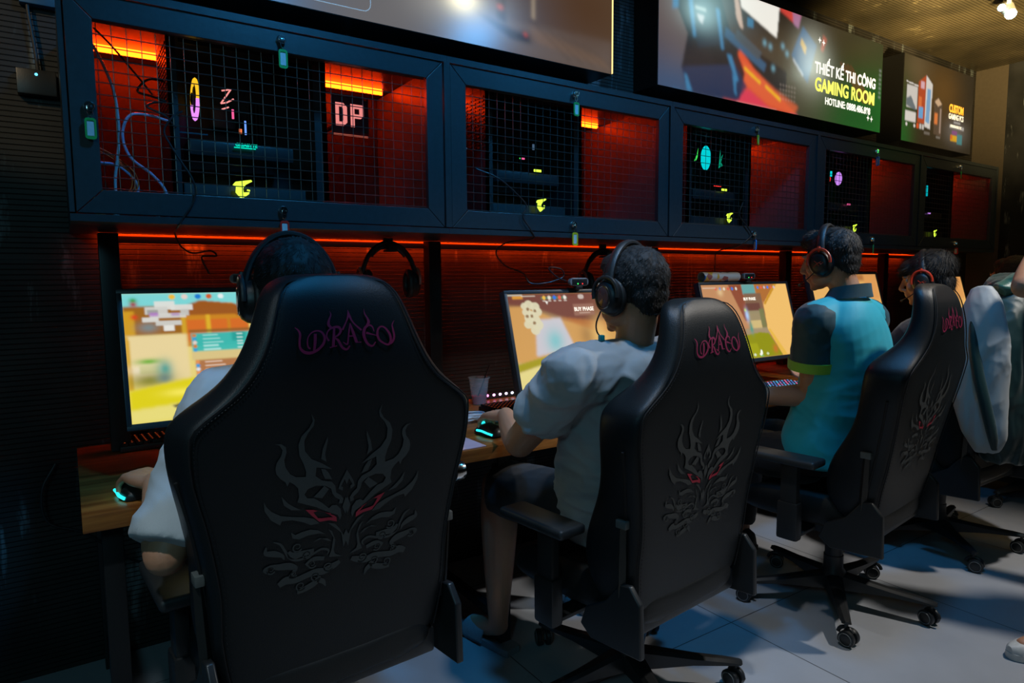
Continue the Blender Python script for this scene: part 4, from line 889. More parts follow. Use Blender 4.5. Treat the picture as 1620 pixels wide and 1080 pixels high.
def s2():
    p = Pic(240, 135, srgb(206, 160, 92)); c = srgb
    p.grad(c(120, 70, 40), c(222, 196, 132), 1); p.poly([(0, .0), (1, 0), (1, .3), (.5, .34), (.2, .16), (0, .10)], c(112, 56, 40), .95, 6); p.poly([(0, .12), (.10, .12), (.3, .26), (.6, .36), (1, .34), (1, .62), (.5, .56), (.1, .70), (0, .66)], c(204, 150, 78), .9, 5)
    p.poly([(.30, .24), (.6, .30), (1, .22), (1, .40), (.6, .42)], c(186, 112, 44), .8, 7); p.blob(.50, .45, .05, .12, c(150, 110, 60), .7); p.blob(.60, .45, .06, .2, c(226, 186, 110), .8)
    p.poly([(.16, .26), (.33, .25), (.40, .56), (.13, .62)], c(196, 190, 196), 1, 6); p.blob(.27, .48, .06, .12, c(120, 186, 190), .9)
    p.poly([(0, .68), (.5, .53), (1, .48), (1, .58), (.5, .60), (0, .76)], c(160, 148, 24), 1, 3); p.poly([(0, .76), (.5, .58), (1, .52), (1, 1), (0, 1)], c(220, 206, 132), 1, 4); p.poly([(.1, .86), (.35, .68), (.4, .72), (.2, .9)], c(206, 186, 70), .6, 6)
    for (x, y, r) in ((.10, .12, .022), (.13, .11, .03), (.17, .13, .03), (.11, .18, .028), (.18, .18, .03), (.12, .24, .03), (.16, .26, .032), (.11, .30, .028), (.17, .31, .036), (.15, .36, .03), (.14, .2, .02)): p.disc(x, y, r, r*1.5, c(212, 204, 170), .92)
    for (x, y) in ((.12, .15), (.165, .17), (.14, .22), (.11, .22), (.15, .29)): p.disc(x, y, .010, .016, c(130, 90, 46), .9)
    p.rect(.0, .004, .10, .016, c(190, 200, 190), .7); p.rect(.03, .022, .10, .05, c(220, 150, 40), .9, 1); p.rect(.09, .018, .18, .028, c(230, 220, 200), .8)
    p.rect(.22, .03, .40, .055, c(60, 130, 100), .8, 1)
    for i, q in enumerate((c(230, 180, 60), c(220, 210, 190), c(40, 110, 220), c(220, 90, 60), c(230, 220, 210))): p.disc(.24+i*.036, .042, .011, .02, q); p.rect(.23+i*.036, .068, .25+i*.036, .075, c(236, 226, 210), .9)
    p.poly([(.245, .08), (.262, .08), (.254, .11)], c(240, 234, 224), 1, 0); p.disc(.50, .04, .022, .025, c(206, 190, 180), .8); p.disc(.60, .04, .02, .02, c(190, 60, 90), .8)
    p.rect(.432, .115, .585, .235, c(150, 104, 84), .85, 1); p.rect(.47, .205, .55, .213, c(210, 180, 160), .8)
    p.blur(1); return p
def s3():
    p = Pic(240, 135, srgb(176, 120, 76)); c = srgb
    p.poly([(0, 0), (.35, 0), (.5, .3), (.5, .6), (0, .6)], c(186, 134, 92), 1, 4); p.poly([(.30, 0), (.45, 0), (.47, .5), (.42, .5)], c(132, 64, 44), .9, 3); p.rect(.45, 0, .60, .14, c(84, 160, 160), .9, 2); p.poly([(.60, 0), (.9, 0), (.70, .26), (.62, .2)], c(170, 106, 50), 1, 3); p.rect(.46, .12, .66, .40, c(120, 92, 72), .9, 2)
    p.rect(.46, .26, .62, .38, c(104, 62, 54), .9, 2); p.rect(.46, .36, .64, .56, c(150, 138, 104), .9, 2); p.rect(.48, .50, .60, .62, c(206, 182, 122), .9, 1); p.rect(.60, .34, .66, .62, c(116, 118, 74), .9, 2); p.rect(.4, .60, .7, .70, c(156, 140, 110), .9, 2)
    p.poly([(.85, 0), (1, 0), (1, 1), (.78, 1), (.66, .62), (.67, .27)], c(232, 184, 104), 1, 1); p.poly([(.84, 0), (.88, 0), (.69, .29), (.675, .27)], c(196, 140, 40), 1, 1); p.poly([(.66, .62), (.69, .62), (.84, 1), (.78, 1)], c(222, 176, 60), .8, 2)
    p.poly([(.30, .70), (.56, .66), (.66, .68), (.78, 1), (.2, 1)], c(140, 140, 16), 1, 2); p.poly([(.3, .80), (.5, .80), (.52, 1), (.25, 1)], c(160, 160, 20), .8, 4); p.blob(.705, .90, .03, .06, c(190, 110, 40), 1)
    p.blob(.45, .42, .02, .08, c(170, 200, 240), 1); p.blob(.47, .60, .02, .07, c(60, 150, 130), .9); p.blob(.44, .35, .01, .02, c(200, 240, 120), .8)
    for i in range(6): p.disc(.16+i*.045, .055, .012, .02, (c(210, 90, 70), c(60, 120, 210), c(220, 210, 190))[i % 3]); p.disc(.64+i*.04, .045, .012, .02, (c(70, 120, 220), c(220, 90, 70), c(200, 180, 190))[i % 3])
    p.rect(.02, .03, .16, .045, c(222, 200, 180), .6); p.blob(.2, .1, .03, .05, c(220, 190, 140), .8)
    for i, x in enumerate((.45, .52, .60)): p.disc(x, .955, .016, .016, (c(210, 220, 190), c(240, 240, 230), c(200, 210, 160))[i]); 
    p.disc(.53, .93, .012, .035, c(240, 246, 226)); p.rect(.51, .975, .55, .985, c(60, 210, 130), 1)
    p.blur(1); return p
def s4():
    p = Pic(96, 54, srgb(222, 170, 96)); p.rect(0, 0, 1, .1, srgb(170, 110, 60), 1, 2); p.rect(0, .8, 1, 1, srgb(180, 160, 60), 1, 3); p.rect(.8, 0, 1, .4, srgb(214, 150, 84), 1, 3); p.blur(2); return p
MW, MH, TIL = .69, .40, 15.5
def monitor(xl, yt, zt, pic, label, buy=None):
    Mx = T(xl+MW/2, yt, zt) @ RX(-TIL) @ T(0, 0, -MH/2)
    base = Mx @ Vector((0, 0, 0)); t = thing('monitor', label, 'monitor', (base.x, yt+.06, .741), group='monitors on the desk')
    L = Matrix.Translation(t.location).inverted() @ Mx
    bm = nb(); box(bm, (0, .016, 0), (MW, .028, MH), Mx=L, bev=.004); box(bm, (0, .042, -.01), (MW*.6, .03, MH*.6), Mx=L, bev=.01)
    for z, s in ((MH/2-.0065, (MW, .006, .013)), (-MH/2+.009, (MW, .006, .018))): box(bm, (0, .0, z), s, Mx=L, bev=.0015)
    for x in (-MW/2+.0065, MW/2-.0065): box(bm, (x, .0, 0), (.013, .006, MH-.02), Mx=L, bev=.0015)
    obj('housing', bm, bez, t)
    W, H = MW-.026, MH-.031
    pic.plane(W, H, scrm, t, L @ T(0, .0015, .0025), 'screen')
    if buy:
        scr = [c for c in t.children if c.name.startswith('screen')][0]
        text('BUY PHASE', .021, glow('hud_white', (1, .93, .8), 1.1), scr, L @ T((buy[0]-.5)*W, .0005, (.5-buy[1])*H), 'lettering', .0003, xs=.9)
    c = L @ Vector((0, .05, -.03))
    bm = nb(); tube(bm, [c, (c.x, c.y+.02, c.z), (0, .075, .12), (0, .07, .01)], [.02, .02, .022, .022], 10, smooth=4); obj('stand_neck', bm, bez, t)
    bm = nb(); box(bm, (0, .02, .006), (.26, .20, .012), bev=.004); obj('stand_foot', bm, bez, t)
    return t, L
def webcam(x, y, z, label):
    t = thing('webcam', label, 'webcam', (x, y, z), group='webcams clipped on the monitors')
    bm = nb(); rs = []
    for yy, s in ((.012, .80), (-.008, 1), (-.014, .97), (-.015, .86)):
        rs.append([Vector(((.030 if math.cos(a) > 0 else -.030)*s+.015*s*math.cos(a), yy, .026+.015*s*math.sin(a))) for a in np.linspace(-PI/2+.01, 1.5*PI+.01, 28, endpoint=False)])
    rings(bm, rs); obj('body', bm, mat('webcam_grey', (.16, .16, .17), .35), t)
    bm = nb(); box(bm, (0, -.0155, .026), (.070, .003, .021), bev=.001); cyl(bm, (0, -.014, .026), (0, -.019, .026), .0085); f = obj('face_plate', bm, blackp, t)
    for xx, m in ((-.010, glow('led_green', (.05, 1, .15), 2.5)), (.012, glow('led_red', (1, .03, .03), 2.5))):
        bm = nb(); ell(bm, (xx, -.0175, .019), (.0024, .001, .0022), seg=12); obj('indicator', bm, m, t)
    bm = nb(); box(bm, (0, -.007, .004), (.032, .018, .014), bev=.004); box(bm, (0, .02, .001), (.03, .05, .004), bev=.001); box(bm, (0, .046, -.02), (.026, .006, .04), bev=.002); box(bm, (0, -.0125, .003), (.018, .001, .0035)); obj('clip', bm, blackp, t)
    return t
M1, L1 = monitor(.117, -.40, 1.258, s1(), 'lit monitor at the left end showing a score table over the game')
M2, L2 = monitor(1.27, -.62, 1.237, s2(), 'lit monitor in front of the person in the grey shirt', (.508, .165))
M3, L3 = monitor(2.455, -.465, 1.254, s3(), 'lit monitor left of the person in the turquoise shirt, sandy wall on screen', (.515, .195))
M4, L4 = monitor(3.27, -.50, 1.30, s4(), 'monitor with tan screen seen behind the neck of the person in turquoise')
M5, L5 = monitor(4.36, -.50, 1.28, s4(), 'monitor with tan screen showing beside the head part of the third chair')
webcam(.458, -.413, 1.2605, 'webcam half hidden behind the first player\'s headset'); webcam(1.592, -.633, 1.2395, 'webcam on the monitor of the person in the grey shirt'); webcam(2.80, -.478, 1.2565, 'webcam on the third monitor beside a rolled magazine')
# rolled magazine on the third monitor
t = thing('rolled_magazine', 'colourful rolled magazine lying on top of the third monitor', 'magazine', (2.60, -.455, 1.2785))
bm = nb(); n = 30
o_ = [(.0225-.00005*i)*1 for i in range(n)]
rs = [[Vector((x, r*math.cos(a), r*math.sin(a))) for r, a in [(.0235, q) for q in np.linspace(0, 2*PI, n, endpoint=False)]+[(.0205, q) for q in np.linspace(2*PI, 0, n, endpoint=False)]] for x in (-.11, .15)]
for k in range(2):
    pass
va = [[bm.verts.new((x, r*math.cos(q), r*math.sin(q))) for q in np.linspace(0, 2*PI, n, endpoint=False)] for x, r in ((-.11, .0205), (-.11, .0238), (.15, .0238), (.15, .0205))]
for i in range(4):
    for j in range(n): bm.faces.new((va[i][j], va[i][(j+1) % n], va[(i+1) % 4][(j+1) % n], va[(i+1) % 4][j]))
mg = bpy.data.materials.new('magazine_print'); mg.use_nodes = True; nt = mg.node_tree; tc = nt.nodes.new('ShaderNodeTexCoord'); vv = nt.nodes.new('ShaderNodeTexVoronoi'); vv.inputs['Scale'].default_value = 28
cr = nt.nodes.new('ShaderNodeValToRGB'); cr.color_ramp.interpolation = 'CONSTANT'; e = cr.color_ramp.elements; e[0].color = (.5, .42, .36, 1); e[1].position = .35; e[1].color = (.55, .30, .04, 1)
for ps, cc in ((.5, (.04, .10, .25, 1)), (.65, (.5, .4, .36, 1)), (.85, (.3, .08, .06, 1))): a = e.new(ps); a.color = cc
nt.links.new(tc.outputs['Object'], vv.inputs['Vector']); sx = nt.nodes.new('ShaderNodeSeparateColor'); nt.links.new(vv.outputs['Color'], sx.inputs[0]); nt.links.new(sx.outputs[0], cr.inputs[0]); nt.links.new(cr.outputs[0], nt.nodes['Principled BSDF'].inputs['Base Color'])
obj('pages', bm, mg, t)
# ------------------------------------------------------------------ keyboards, mice, mats
def keyboard(x, y, rz, label, lit):
    t = thing('keyboard', label, 'keyboard', (x, y, .7412), R(rz), group='gaming keyboards')
    bm = nb(); box(bm, (0, 0, .010), (.44, .135, .018), bev=.004); obj('base', bm, blackp, t)
    rr = random.Random(int(x*100)); bm = nb(); lb = {i: nb() for i in range(3)}
    for r_ in range(6):
        for c_ in range(21):
            if r_ == 5 and 3 < c_ < 10:
                if c_ == 4: box(bm, (-.205+.0205*6.5, -.052+.0205*0, .0235), (.11, .016, .009), bev=.0015)
                continue
            xx, yy = -.205+.0205*c_, .052-.0205*r_
            box(bm, (xx, yy, .0235), (.0165, .0165, .009))
            if lit: box(lb[(c_+r_+rr.randint(0, 1)) % 3 if c_ > 8 else rr.choice((0, 0, 1))], (xx, yy, .0284), (.007, .006, .0006))
            else: box(lb[0], (xx, yy, .0284), (.004, .004, .0006))
    obj('keycaps', bm, blackp, t, smooth=False, ang=30)['kind'] = 'stuff'
    for i in range(3):
        if lit: k = obj('key_lights', lb[i], [blu, glow('kb_cyan', (.1, .6, 1), 1.6), glow('kb_pink', (1, .2, .45), 1.6)][i], t, smooth=False); k['kind'] = 'stuff'
        elif i == 0: k = obj('key_lights', lb[i], glow('kb_dim', (.7, .1, .02), .4), t, smooth=False); k['kind'] = 'stuff'
        else: lb[i].free()
    return t
keyboard(.33, -.10, 3, 'dark keyboard on the desk under the leftmost monitor', False)
keyboard(1.60, -.32, 2, 'keyboard in front of the person in the grey shirt, hidden by an arm', False)
keyboard(2.74, -.655, -4, 'keyboard with blue and pink lit keys in front of the third monitor', True)
def mouse(x, y, rz, label, gl, z=.7412):
    t = thing('computer_mouse', label, 'mouse', (x, y, z), R(rz), group='glowing gaming mice')
    bm = nb(); rs = []
    for (yy, hw, h) in ((-.062, .012, .010), (-.055, .024, .024), (-.030, .031, .037), (0, .029, .040), (.030, .029, .032), (.052, .026, .020), (.060, .016, .010)):
        rs.append([Vector((hw*math.cos(a), yy, max(.002, h*max(0, math.sin(a))) if math.sin(a) > 0 else .002)) for a in np.linspace(0, 2*PI, 20, endpoint=False)])
    rings(bm, rs); obj('shell', bm, blackp, t)
    for s in (-1, 1):
        bm = nb(); tube(bm, [(s*.0255, -.052, .008), (s*.0325, -.030, .012), (s*.0315, 0, .014), (s*.030, .03, .012)], .004, 8, smooth=4); obj('side_light', bm, gl, t)
    bm = nb(); cyl(bm, (-.004, .035, .031), (.004, .035, .031), .009); obj('scroll_wheel', bm, gl, t)
    return t
mgl = glow('mouse_cyan', (.02, .75, .80), 1.6)
mouse(.108, -.665, 8, 'cyan glowing mouse under the hand of the player in white', mgl)
mouse(1.19, -.645, 5, 'cyan glowing mouse under the hand of the person in grey', mgl, .7452)
t = thing('mouse_pad', 'pale pink mouse pad at the desk edge before the grey shirted person', 'mouse pad', (.975, -.655, .7406))
bm = nb(); box(bm, (0, 0, .002), (.25, .24, .0038), bev=.0015)
pm = mat('pad_print', (.62, .42, .48), .6, var=.35, scale=9); obj('pad', bm, pm, t)
t = None
# rgb light bar by the wall
t = thing('light_bar', 'small bar with pink to white lights at the wall behind the second monitor', 'light bar', (1.62, -.045, .741))
bm = nb(); box(bm, (0, 0, .012), (.26, .025, .022), bev=.003); obj('bar', bm, blackp, t)
for i in range(7):
    bm = nb(); ell(bm, (-.105+.033*i, -.0135, .016), (.0075 if i > 1 else .005, .002, .006), seg=14); q = i/6
    obj('light_dot', bm, glow('dot%d' % i, (1.0*(1-q)+.55*q, .08+.72*q, .5+.5*q), 4), t)
# cup with straw
t = thing('plastic_cup', 'clear plastic cup with a red drink and black straw on the desk', 'cup', (1.46, -.13, .7405))
clear = bpy.data.materials.new('clear_plastic'); clear.use_nodes = True; b = clear.node_tree.nodes['Principled BSDF']; b.inputs['Roughness'].default_value = .06; b.inputs['Alpha'].default_value = .22; b.inputs['Base Color'].default_value = (.5, .6, .65, 1)
bm = nb(); lathe(bm, [(0, 0), (.030, 0), (.033, .03), (.044, .112), (.048, .113), (.048, .117), (.043, .117), (.032, .03), (.029, .003), (0, .003)], n=36); obj('cup_wall', bm, clear, t)
bm = nb(); lathe(bm, [(0, .0035), (.0285, .0035), (.0325, .035), (0, .036)], n=30); obj('drink', bm, mat('red_drink', (.55, .02, .03), .15, emit=None), t)
bm = nb(); tube(bm, [(-.012, 0, .02), (.02, .0, .09), (.055, .0, .165)], .0036, 8); obj('straw', bm, blackp, t)
# white charging cable bundle
rr = random.Random(4); pts = []
for i in range(34): a = i*1.9; pts.append((1.26+.055*math.cos(a)+.10*(i/34-.5)+rr.uniform(-.012, .012), -.42+.045*math.sin(a)*rr.uniform(.6, 1)+rr.uniform(-.01, .01), .7455+.028*abs(math.sin(a*1.7))*rr.uniform(.3, 1)))
cwh = mat('white_cable', (.72, .76, .80), .4)
cable(pts, .0026, cwh, 'tangled white charging cable lying on the desk beside the cup', 'charging_cable', sm=5)
cable([(1.08, -.30, .745), (1.20, -.28, .752), (1.32, -.32, .75), (1.36, -.36, .746)], .0032, cwh, 'straight white cable running past the tangled charging cable', 'charging_cable')
bm = nb(); tube(bm, [(1.285, -.475, .7565), (1.325, -.50, .7565)], [.013, .0155], 20); tag(obj('charger_plug', bm, mat('plug_blue', (.42, .62, .75), .35)), 'pale blue round plug at the end of the white cable tangle', 'plug')
# bits under the third monitor
t = thing('paper_cup', 'pale pink paper cup on the desk behind the third monitor', 'cup', (2.86, -.16, .7405)); bm = nb(); lathe(bm, [(0, 0), (.028, 0), (.038, .085), (.040, .087), (.036, .086), (0, .07)], n=28); obj('cup_wall', bm, mat('pink_paper', (.55, .33, .30), .6), t)
t = thing('snack_bag', 'crumpled brown snack bag on the desk behind the third monitor', 'bag', (3.05, -.15, .7405)); bm = nb()
bmesh.ops.create_icosphere(bm, subdivisions=4, radius=1); 
for v in bm.verts:
    n_ = noise.noise(v.co*2.5)*.35+noise.noise(v.co*6)*.15; v.co = Vector((v.co.x*.11, v.co.y*.05, v.co.z*.055))*(1+n_); v.co.z = max(v.co.z+.052, 0)
obj('bag_body', bm, mat('bag_brown', (.16, .09, .04), .35), t)
cable([(2.78, -.30, .745), (2.84, -.27, .80), (2.90, -.25, .85), (2.93, -.24, .80), (2.97, -.28, .745)], .003, cblk, 'black cable standing in an arch under the third monitor')
# ------------------------------------------------------------------ headsets
def headset(Mx, label, acc, metalacc=None, mic=None, group=None, k=1.0, open_=0, name='headset', cat_='headset'):
    """ear centres at x = +-.092, top of head z = +.128; +y is forward"""
    t = thing(name, label, cat_, Mx=Mx, group=group)
    bm = nb(); A = []
    for a in np.linspace(-80, 80, 22): A.append((.103*math.sin(R(a)), -.004, -.012+.153*math.cos(R(a))))
    tube(bm, A, .0085, 10, flat=((0, 1, 0), 1.0)); 
    bmesh.ops.scale(bm, vec=(1, 1.7, 1), verts=bm.verts); obj('headband', bm, mat('band_leather', (.018, .018, .019), .45, bump=.3, scale=300), t)
    bm = nb(); tube(bm, [(p[0]*.93, 0, p[2]*.93-.001) for p in A[5:-5]], .008, 8); bmesh.ops.scale(bm, vec=(1, 1.5, 1), verts=bm.verts); obj('band_cushion', bm, cplastic, t)
    for s in (-1, 1):
        Me = T(s*.094, .002, -.008) @ RY(90*s) @ RZ(0)
        bm = nb(); tube(bm, [(s*.099, -.004, .030), (s*.106, -.004, .045), (s*.104, -.004, .055)], .006, 8)
        tube(bm, [(s*(.108), .042*math.cos(q), .0+.046*math.sin(q)) for q in np.linspace(-.25, PI+.25, 14)], .0055, 8)
        yo = obj('yoke', bm, acc, t)
        bm = nb(); lathe(bm, [(0, .022), (.022, .022), (.034, .016), (.041, .004), (.043, -.008), (.040, -.012), (0, -.012)], Mx=Me @ Matrix.Diagonal((1.18, 1, 1, 1)), n=36); cu = obj('ear_cup', bm, blackp, t)
        bm = nb(); tube(bm, [Me @ Vector((.036*1.18*math.cos(q), .036*math.sin(q), -.018)) for q in np.linspace(0, 2*PI, 32, endpoint=False)], .0115, 10, closed=True); obj('ear_cushion', bm, mat('cushion_black', (.015, .015, .015), .5), cu)
        if metalacc:
            bm = nb(); tube(bm, [Me @ Vector((.030*math.cos(q), .021*math.sin(q), .0205)) for q in np.linspace(0, 2*PI, 32, endpoint=False)], .0022, 8, closed=True); obj('cup_ring', bm, metalacc, cu)
            bm = nb(); lathe(bm, [(0, .0225), (.018, .0225), (.017, .0235), (0, .0235)], Mx=Me @ Matrix.Diagonal((1.5, 1, 1, 1)), n=24); obj('cup_plate', bm, mat('plate_red_grey', (.16, .08, .08), .25, metal=.5), cu)
        else:
            bm = nb()
            for q in ([(-.014, -.004, .003), (.0, .0, .003), (.018, .014, .001)], [(-.003, .012, .001), (.002, .0, .003), (.012, -.010, .001)], [(-.02, 0, .001), (-.012, .006, .002), (-.004, -.002, .002)]):
                pts = [Me @ Vector((-p[1], -s*p[0] if False else p[0], .0228)) for p in q]; tube(bm, pts, .0013, 5)
            obj('cup_emblem', bm, acc, cu)
    if mic:
        bm = nb(); s = mic; tube(bm, [(s*.106, .022, -.040), (s*.100, .055, -.062), (s*.082, .088, -.074), (s*.066, .100, -.078)], .0022, 8, smooth=5); mb = obj('mic_boom', bm, cblk, t)
        bm = nb(); ell(bm, (s*.062, .102, -.079), (.009, .006, .006), seg=14); obj('mic_tip', bm, mat('mic_foam', (.14, .09, .04), .8), mb)
    return t
silver = mat('silver_trim', (.55, .55, .52), .2, metal=1); redp = mat('red_plastic', (.62, .045, .015), .38); dred = mat('hook_headset_red', (.42, .10, .06), .4)
for i, (x, z, lab) in enumerate(((.99, 1.272, 'headset hanging from the hook between the first two players'), (2.03, 1.262, 'headset hanging behind the head of the grey shirted person'))):
    headset(T(x, -.28, z) @ RZ(-8), lab, dred, group='headsets hanging under the cabinets')
    t = thing('headset_hook', 'black hook under the cabinets holding the '+('left' if i == 0 else 'right')+' hanging headset', 'hook', (x, -.28, z))
    bm = nb(); box(bm, (0, 0, (CB-z+.118)/2-.0005+.0), (.034, .012, CB-z-.118-.002)); box(bm, (0, -.02, .112), (.034, .05, .008), bev=.002); box(bm, (0, -.044, .122), (.034, .006, .02), bev=.002)
    for v in bm.verts: pass
    obj('hook_strap', bm, steel, t)
t = None
# ------------------------------------------------------------------ people
skin = mat('skin', (.52, .255, .15), .52, bump=.08, scale=220, var=.08); skin.node_tree.nodes['Principled BSDF'].inputs['Subsurface Weight'].default_value = .12
skin.node_tree.nodes['Principled BSDF'].inputs['Subsurface Radius'].default_value = (.02, .008, .004)
hairm = mat('black_hair', (.010, .009, .009), .68, var=.3, scale=200)
eyew = mat('eye_white', (.30, .29, .28), .3); iris = mat('iris', (.02, .012, .01), .2)
def cloth(name, col, rough=.8): return mat(name, col, rough, bump=.25, scale=900, var=.06, sheen=.2)
V = Vector
def hand(bm, W, f, n, side, curl=25, spread=5, k=1.0, thumb_in=35):
    """W wrist, f direction of the fingers, n back-of-hand normal, side +1: thumb towards +s"""
    f = V(f).normalized(); n = V(n); n = (n-f*n.dot(f)).normalized(); s = f.cross(n)*side   # s points to the thumb
    P = V(W)
    for u, r in ((-.024, .0135), (-.008, .0145), (.009, .0145), (.026, .0135)):
        limb(bm, [P-f*.005*k-s*u*.5*k, P+f*.045*k-s*u*.9*k, P+f*.088*k-s*u*k], [.017*k, .0155*k, r*.83*k], 10, 3)
    L = [(.045, .027, .021), (.049, .031, .022), (.046, .028, .021), (.036, .021, .018)]
    for i, (ln, u) in enumerate(zip(L, (.030, .010, -.010, -.029))):
        p = P+f*(.088 if i in (1, 2) else .084)*k+s*u*k; d = (f+s*math.tan(R(spread))*(1.5-i)*.6).normalized(); pts = [p]; a = curl*(1+.12*i)
        for j, q in enumerate(ln):
            ax = s; rot = Matrix.Rotation(R(-(a*(.8, 1.1, .8)[j]))*(1 if s.dot(f.cross(n)) > 0 else -1), 3, f.cross(n)); d = (rot @ d).normalized(); p = p+d*q*k; pts.append(p)
        limb(bm, pts, [.0092*k, .0086*k, .0080*k, .0066*k], 10, 4)
    t0 = P+f*.022*k+s*.026*k-n*.006*k; d = (f*math.cos(R(thumb_in+8))+s*math.sin(R(thumb_in+8))-n*.25).normalized(); t1 = t0+d*.036*k
    d2 = (f*math.cos(R(thumb_in-8))+s*math.sin(R(thumb_in-8))-n*.22).normalized(); t2 = t1+d2*.030*k; d3 = (f+s*.18-n*.25).normalized(); t3 = t2+d3*.024*k
    limb(bm, [P+f*.01*k+s*.012*k, t0, t1, t2, t3], [.014*k, .0145*k, .0105*k, .0095*k, .0075*k], 10, 3)
def head_bm(bm, Mx):
    E = lambda c, r, rot=None: ell(bm, c, r, Mx=Mx, rot=rot)
    E((0, -.014, .034), (.074, .094, .082)); E((0, .008, .010), (.070, .078, .080)); E((0, .022, -.035), (.058, .062, .062)); E((0, .050, -.078), (.034, .034, .026)); E((0, .072, -.094), (.018, .014, .014))
    for s in (-1, 1):
        E((s*.040, .020, -.062), (.022, .045, .028)); E((s*.038, .058, -.020), (.024, .022, .022)); E((s*.028, .082, .030), (.026, .011, .007))
        E((s*.078, -.008, -.004), (.007, .019, .031), (R(-12), 0, R(-s*18))); E((s*.012, .094, -.030), (.008, .010, .007))
    limb(bm, [Mx @ V(p) for p in ((0, .088, .026), (0, .098, .004), (0, .110, -.020), (0, .108, -.028))], [.008, .009, .011, .010], 12, 3)
    E((0, .090, -.050), (.022, .010, .006)); E((0, .087, -.062), (.019, .010, .0075)); E((0, .078, -.055), (.030, .018, .020)); E((0, .074, .012), (.012, .024, .03))
def hair_mesh(Mx, style, seed, loc):
    bm = nb(); E = lambda c, r, rot=None: ell(bm, c, r, Mx=Mx, rot=rot)
    E((0, -.022, .042), (.083, .099, .088)); E((0, -.062, .000), (.066, .050, .056)); E((0, .030, .083), (.058, .050, .036)); E((0, -.070, -.030), (.052, .034, .036))
    for s in (-1, 1): E((s*.066, .012, .026), (.014, .034, .038)); E((s*.070, .022, -.002), (.007, .011, .022))
    if style == 'long':
        E((0, -.03, .055), (.092, .105, .088)); E((0, .058, .070), (.066, .040, .040)); E((0, .080, .055), (.046, .022, .026)); E((0, -.085, -.02), (.060, .03, .05))
    if style == 'stand': E((0, .045, .092), (.052, .050, .036))
    Ri = Mx.inverted()
    def fn(co, no):
        for i in range(len(co)):
            p = Ri @ V(co[i]); a = noise.noise(V((p.x*45+seed, p.y*45, p.z*28)))*.0035+noise.noise(V((p.x*120, p.y*120+seed, p.z*60)))*.0022
            co[i] += no[i]*a
        return co
    me = remeshed(bm, .0045, 3, fn)
    # strands
    rng = random.Random(seed); crown = V((.008, -.075, .105)); vs = me.vertices; n = len(vs); b2 = nb(); b2.from_mesh(me)
    for f in b2.faces: f.smooth = True
    L = {'short': (.006, .012), 'stand': (.010, .020), 'long': (.020, .034)}[style]
    for _ in range({'short': 5000, 'stand': 4500, 'long': 5200}[style]):
        v = vs[rng.randrange(n)]; p = Ri @ v.co; nn = (Ri.to_3x3() @ v.normal).normalized(); fl = (p-crown); fl = (fl-nn*fl.dot(nn)).normalized()+V((rng.gauss(0, .25), rng.gauss(0, .25), rng.gauss(0, .25)-.15))
        ln = rng.uniform(*L); lift = .35 if style != 'stand' else (.9 if p.y > .0 and p.z > .05 else .35)
        d = (fl+nn*lift).normalized(); q1 = p+d*ln*.5; q2 = q1+(fl+nn*.02-V((0, 0, .1))).normalized()*ln*.6; sd = d.cross(nn).normalized()*.0007
        a = [Mx @ x for x in (p-sd-nn*.001, p+sd-nn*.001, q1+sd*.9, q1-sd*.9, q2)]
        w = [b2.verts.new(x) for x in a]; b2.faces.new((w[0], w[1], w[2], w[3])); b2.faces.new((w[3], w[2], w[4]))
    bmesh.ops.translate(b2, vec=-loc, verts=b2.verts)
    b2.to_mesh(me); b2.free(); return me
def oval(c, rt, fw, a, b, n=28, e=2.3):
    o = []
    for j in range(n):
        t = 2*PI*j/n; cx, sy = math.cos(t), math.sin(t)
        o.append(V(c)+rt*(a*math.copysign(abs(cx)**(2/e), cx))+fw*(b*math.copysign(abs(sy)**(2/e), sy)))
    return o
def torso(bm, rows, n=28, k=4):
    """rows: (centre, yaw deg, pitch deg of the section, half width, half depth)"""
    flat = []
    for c, yaw, pit, a, b in rows:
        rt = V((math.cos(R(yaw)), math.sin(R(yaw)), 0)); fw = V((-math.sin(R(yaw)), math.cos(R(yaw)), 0)); fw = Matrix.Rotation(R(pit), 3, rt) @ fw
        flat.append(np.array([x for p in oval(c, rt, fw, a, b, n) for x in p]))
    q = cat(flat, k); rings(bm, [[V(a[i*3:i*3+3]) for i in range(n)] for a in q])
def folds(amp, sc, seed, zc=None, dirv=None):
    def fn(co, no):
        for i in range(len(co)):
            p = V(co[i]); w_ = noise.noise_vector(p*3+V((seed, 0, 0)))*.12; q = p+w_
            a = 1-abs(noise.noise(V((q.x*sc[0], q.y*sc[1], q.z*sc[2]+seed))))*2.4
            b = 1-abs(noise.noise(V((q.x*sc[0]*2.2, q.y*sc[1]*2.2, q.z*sc[2]*2.2-seed))))*2.2
            f = 1.0 if zc is None else max(.25, math.exp(-((p.z-zc[0])/zc[1])**2))
            co[i] += no[i]*(amp*max(-.35, a*.75+b*.25)*f)
        return co
    return fn
def finish(me, loc, name, m, parent):
    me.transform(Matrix.Translation(-loc)); me.name = name; return emit_obj(name, me, m, parent)
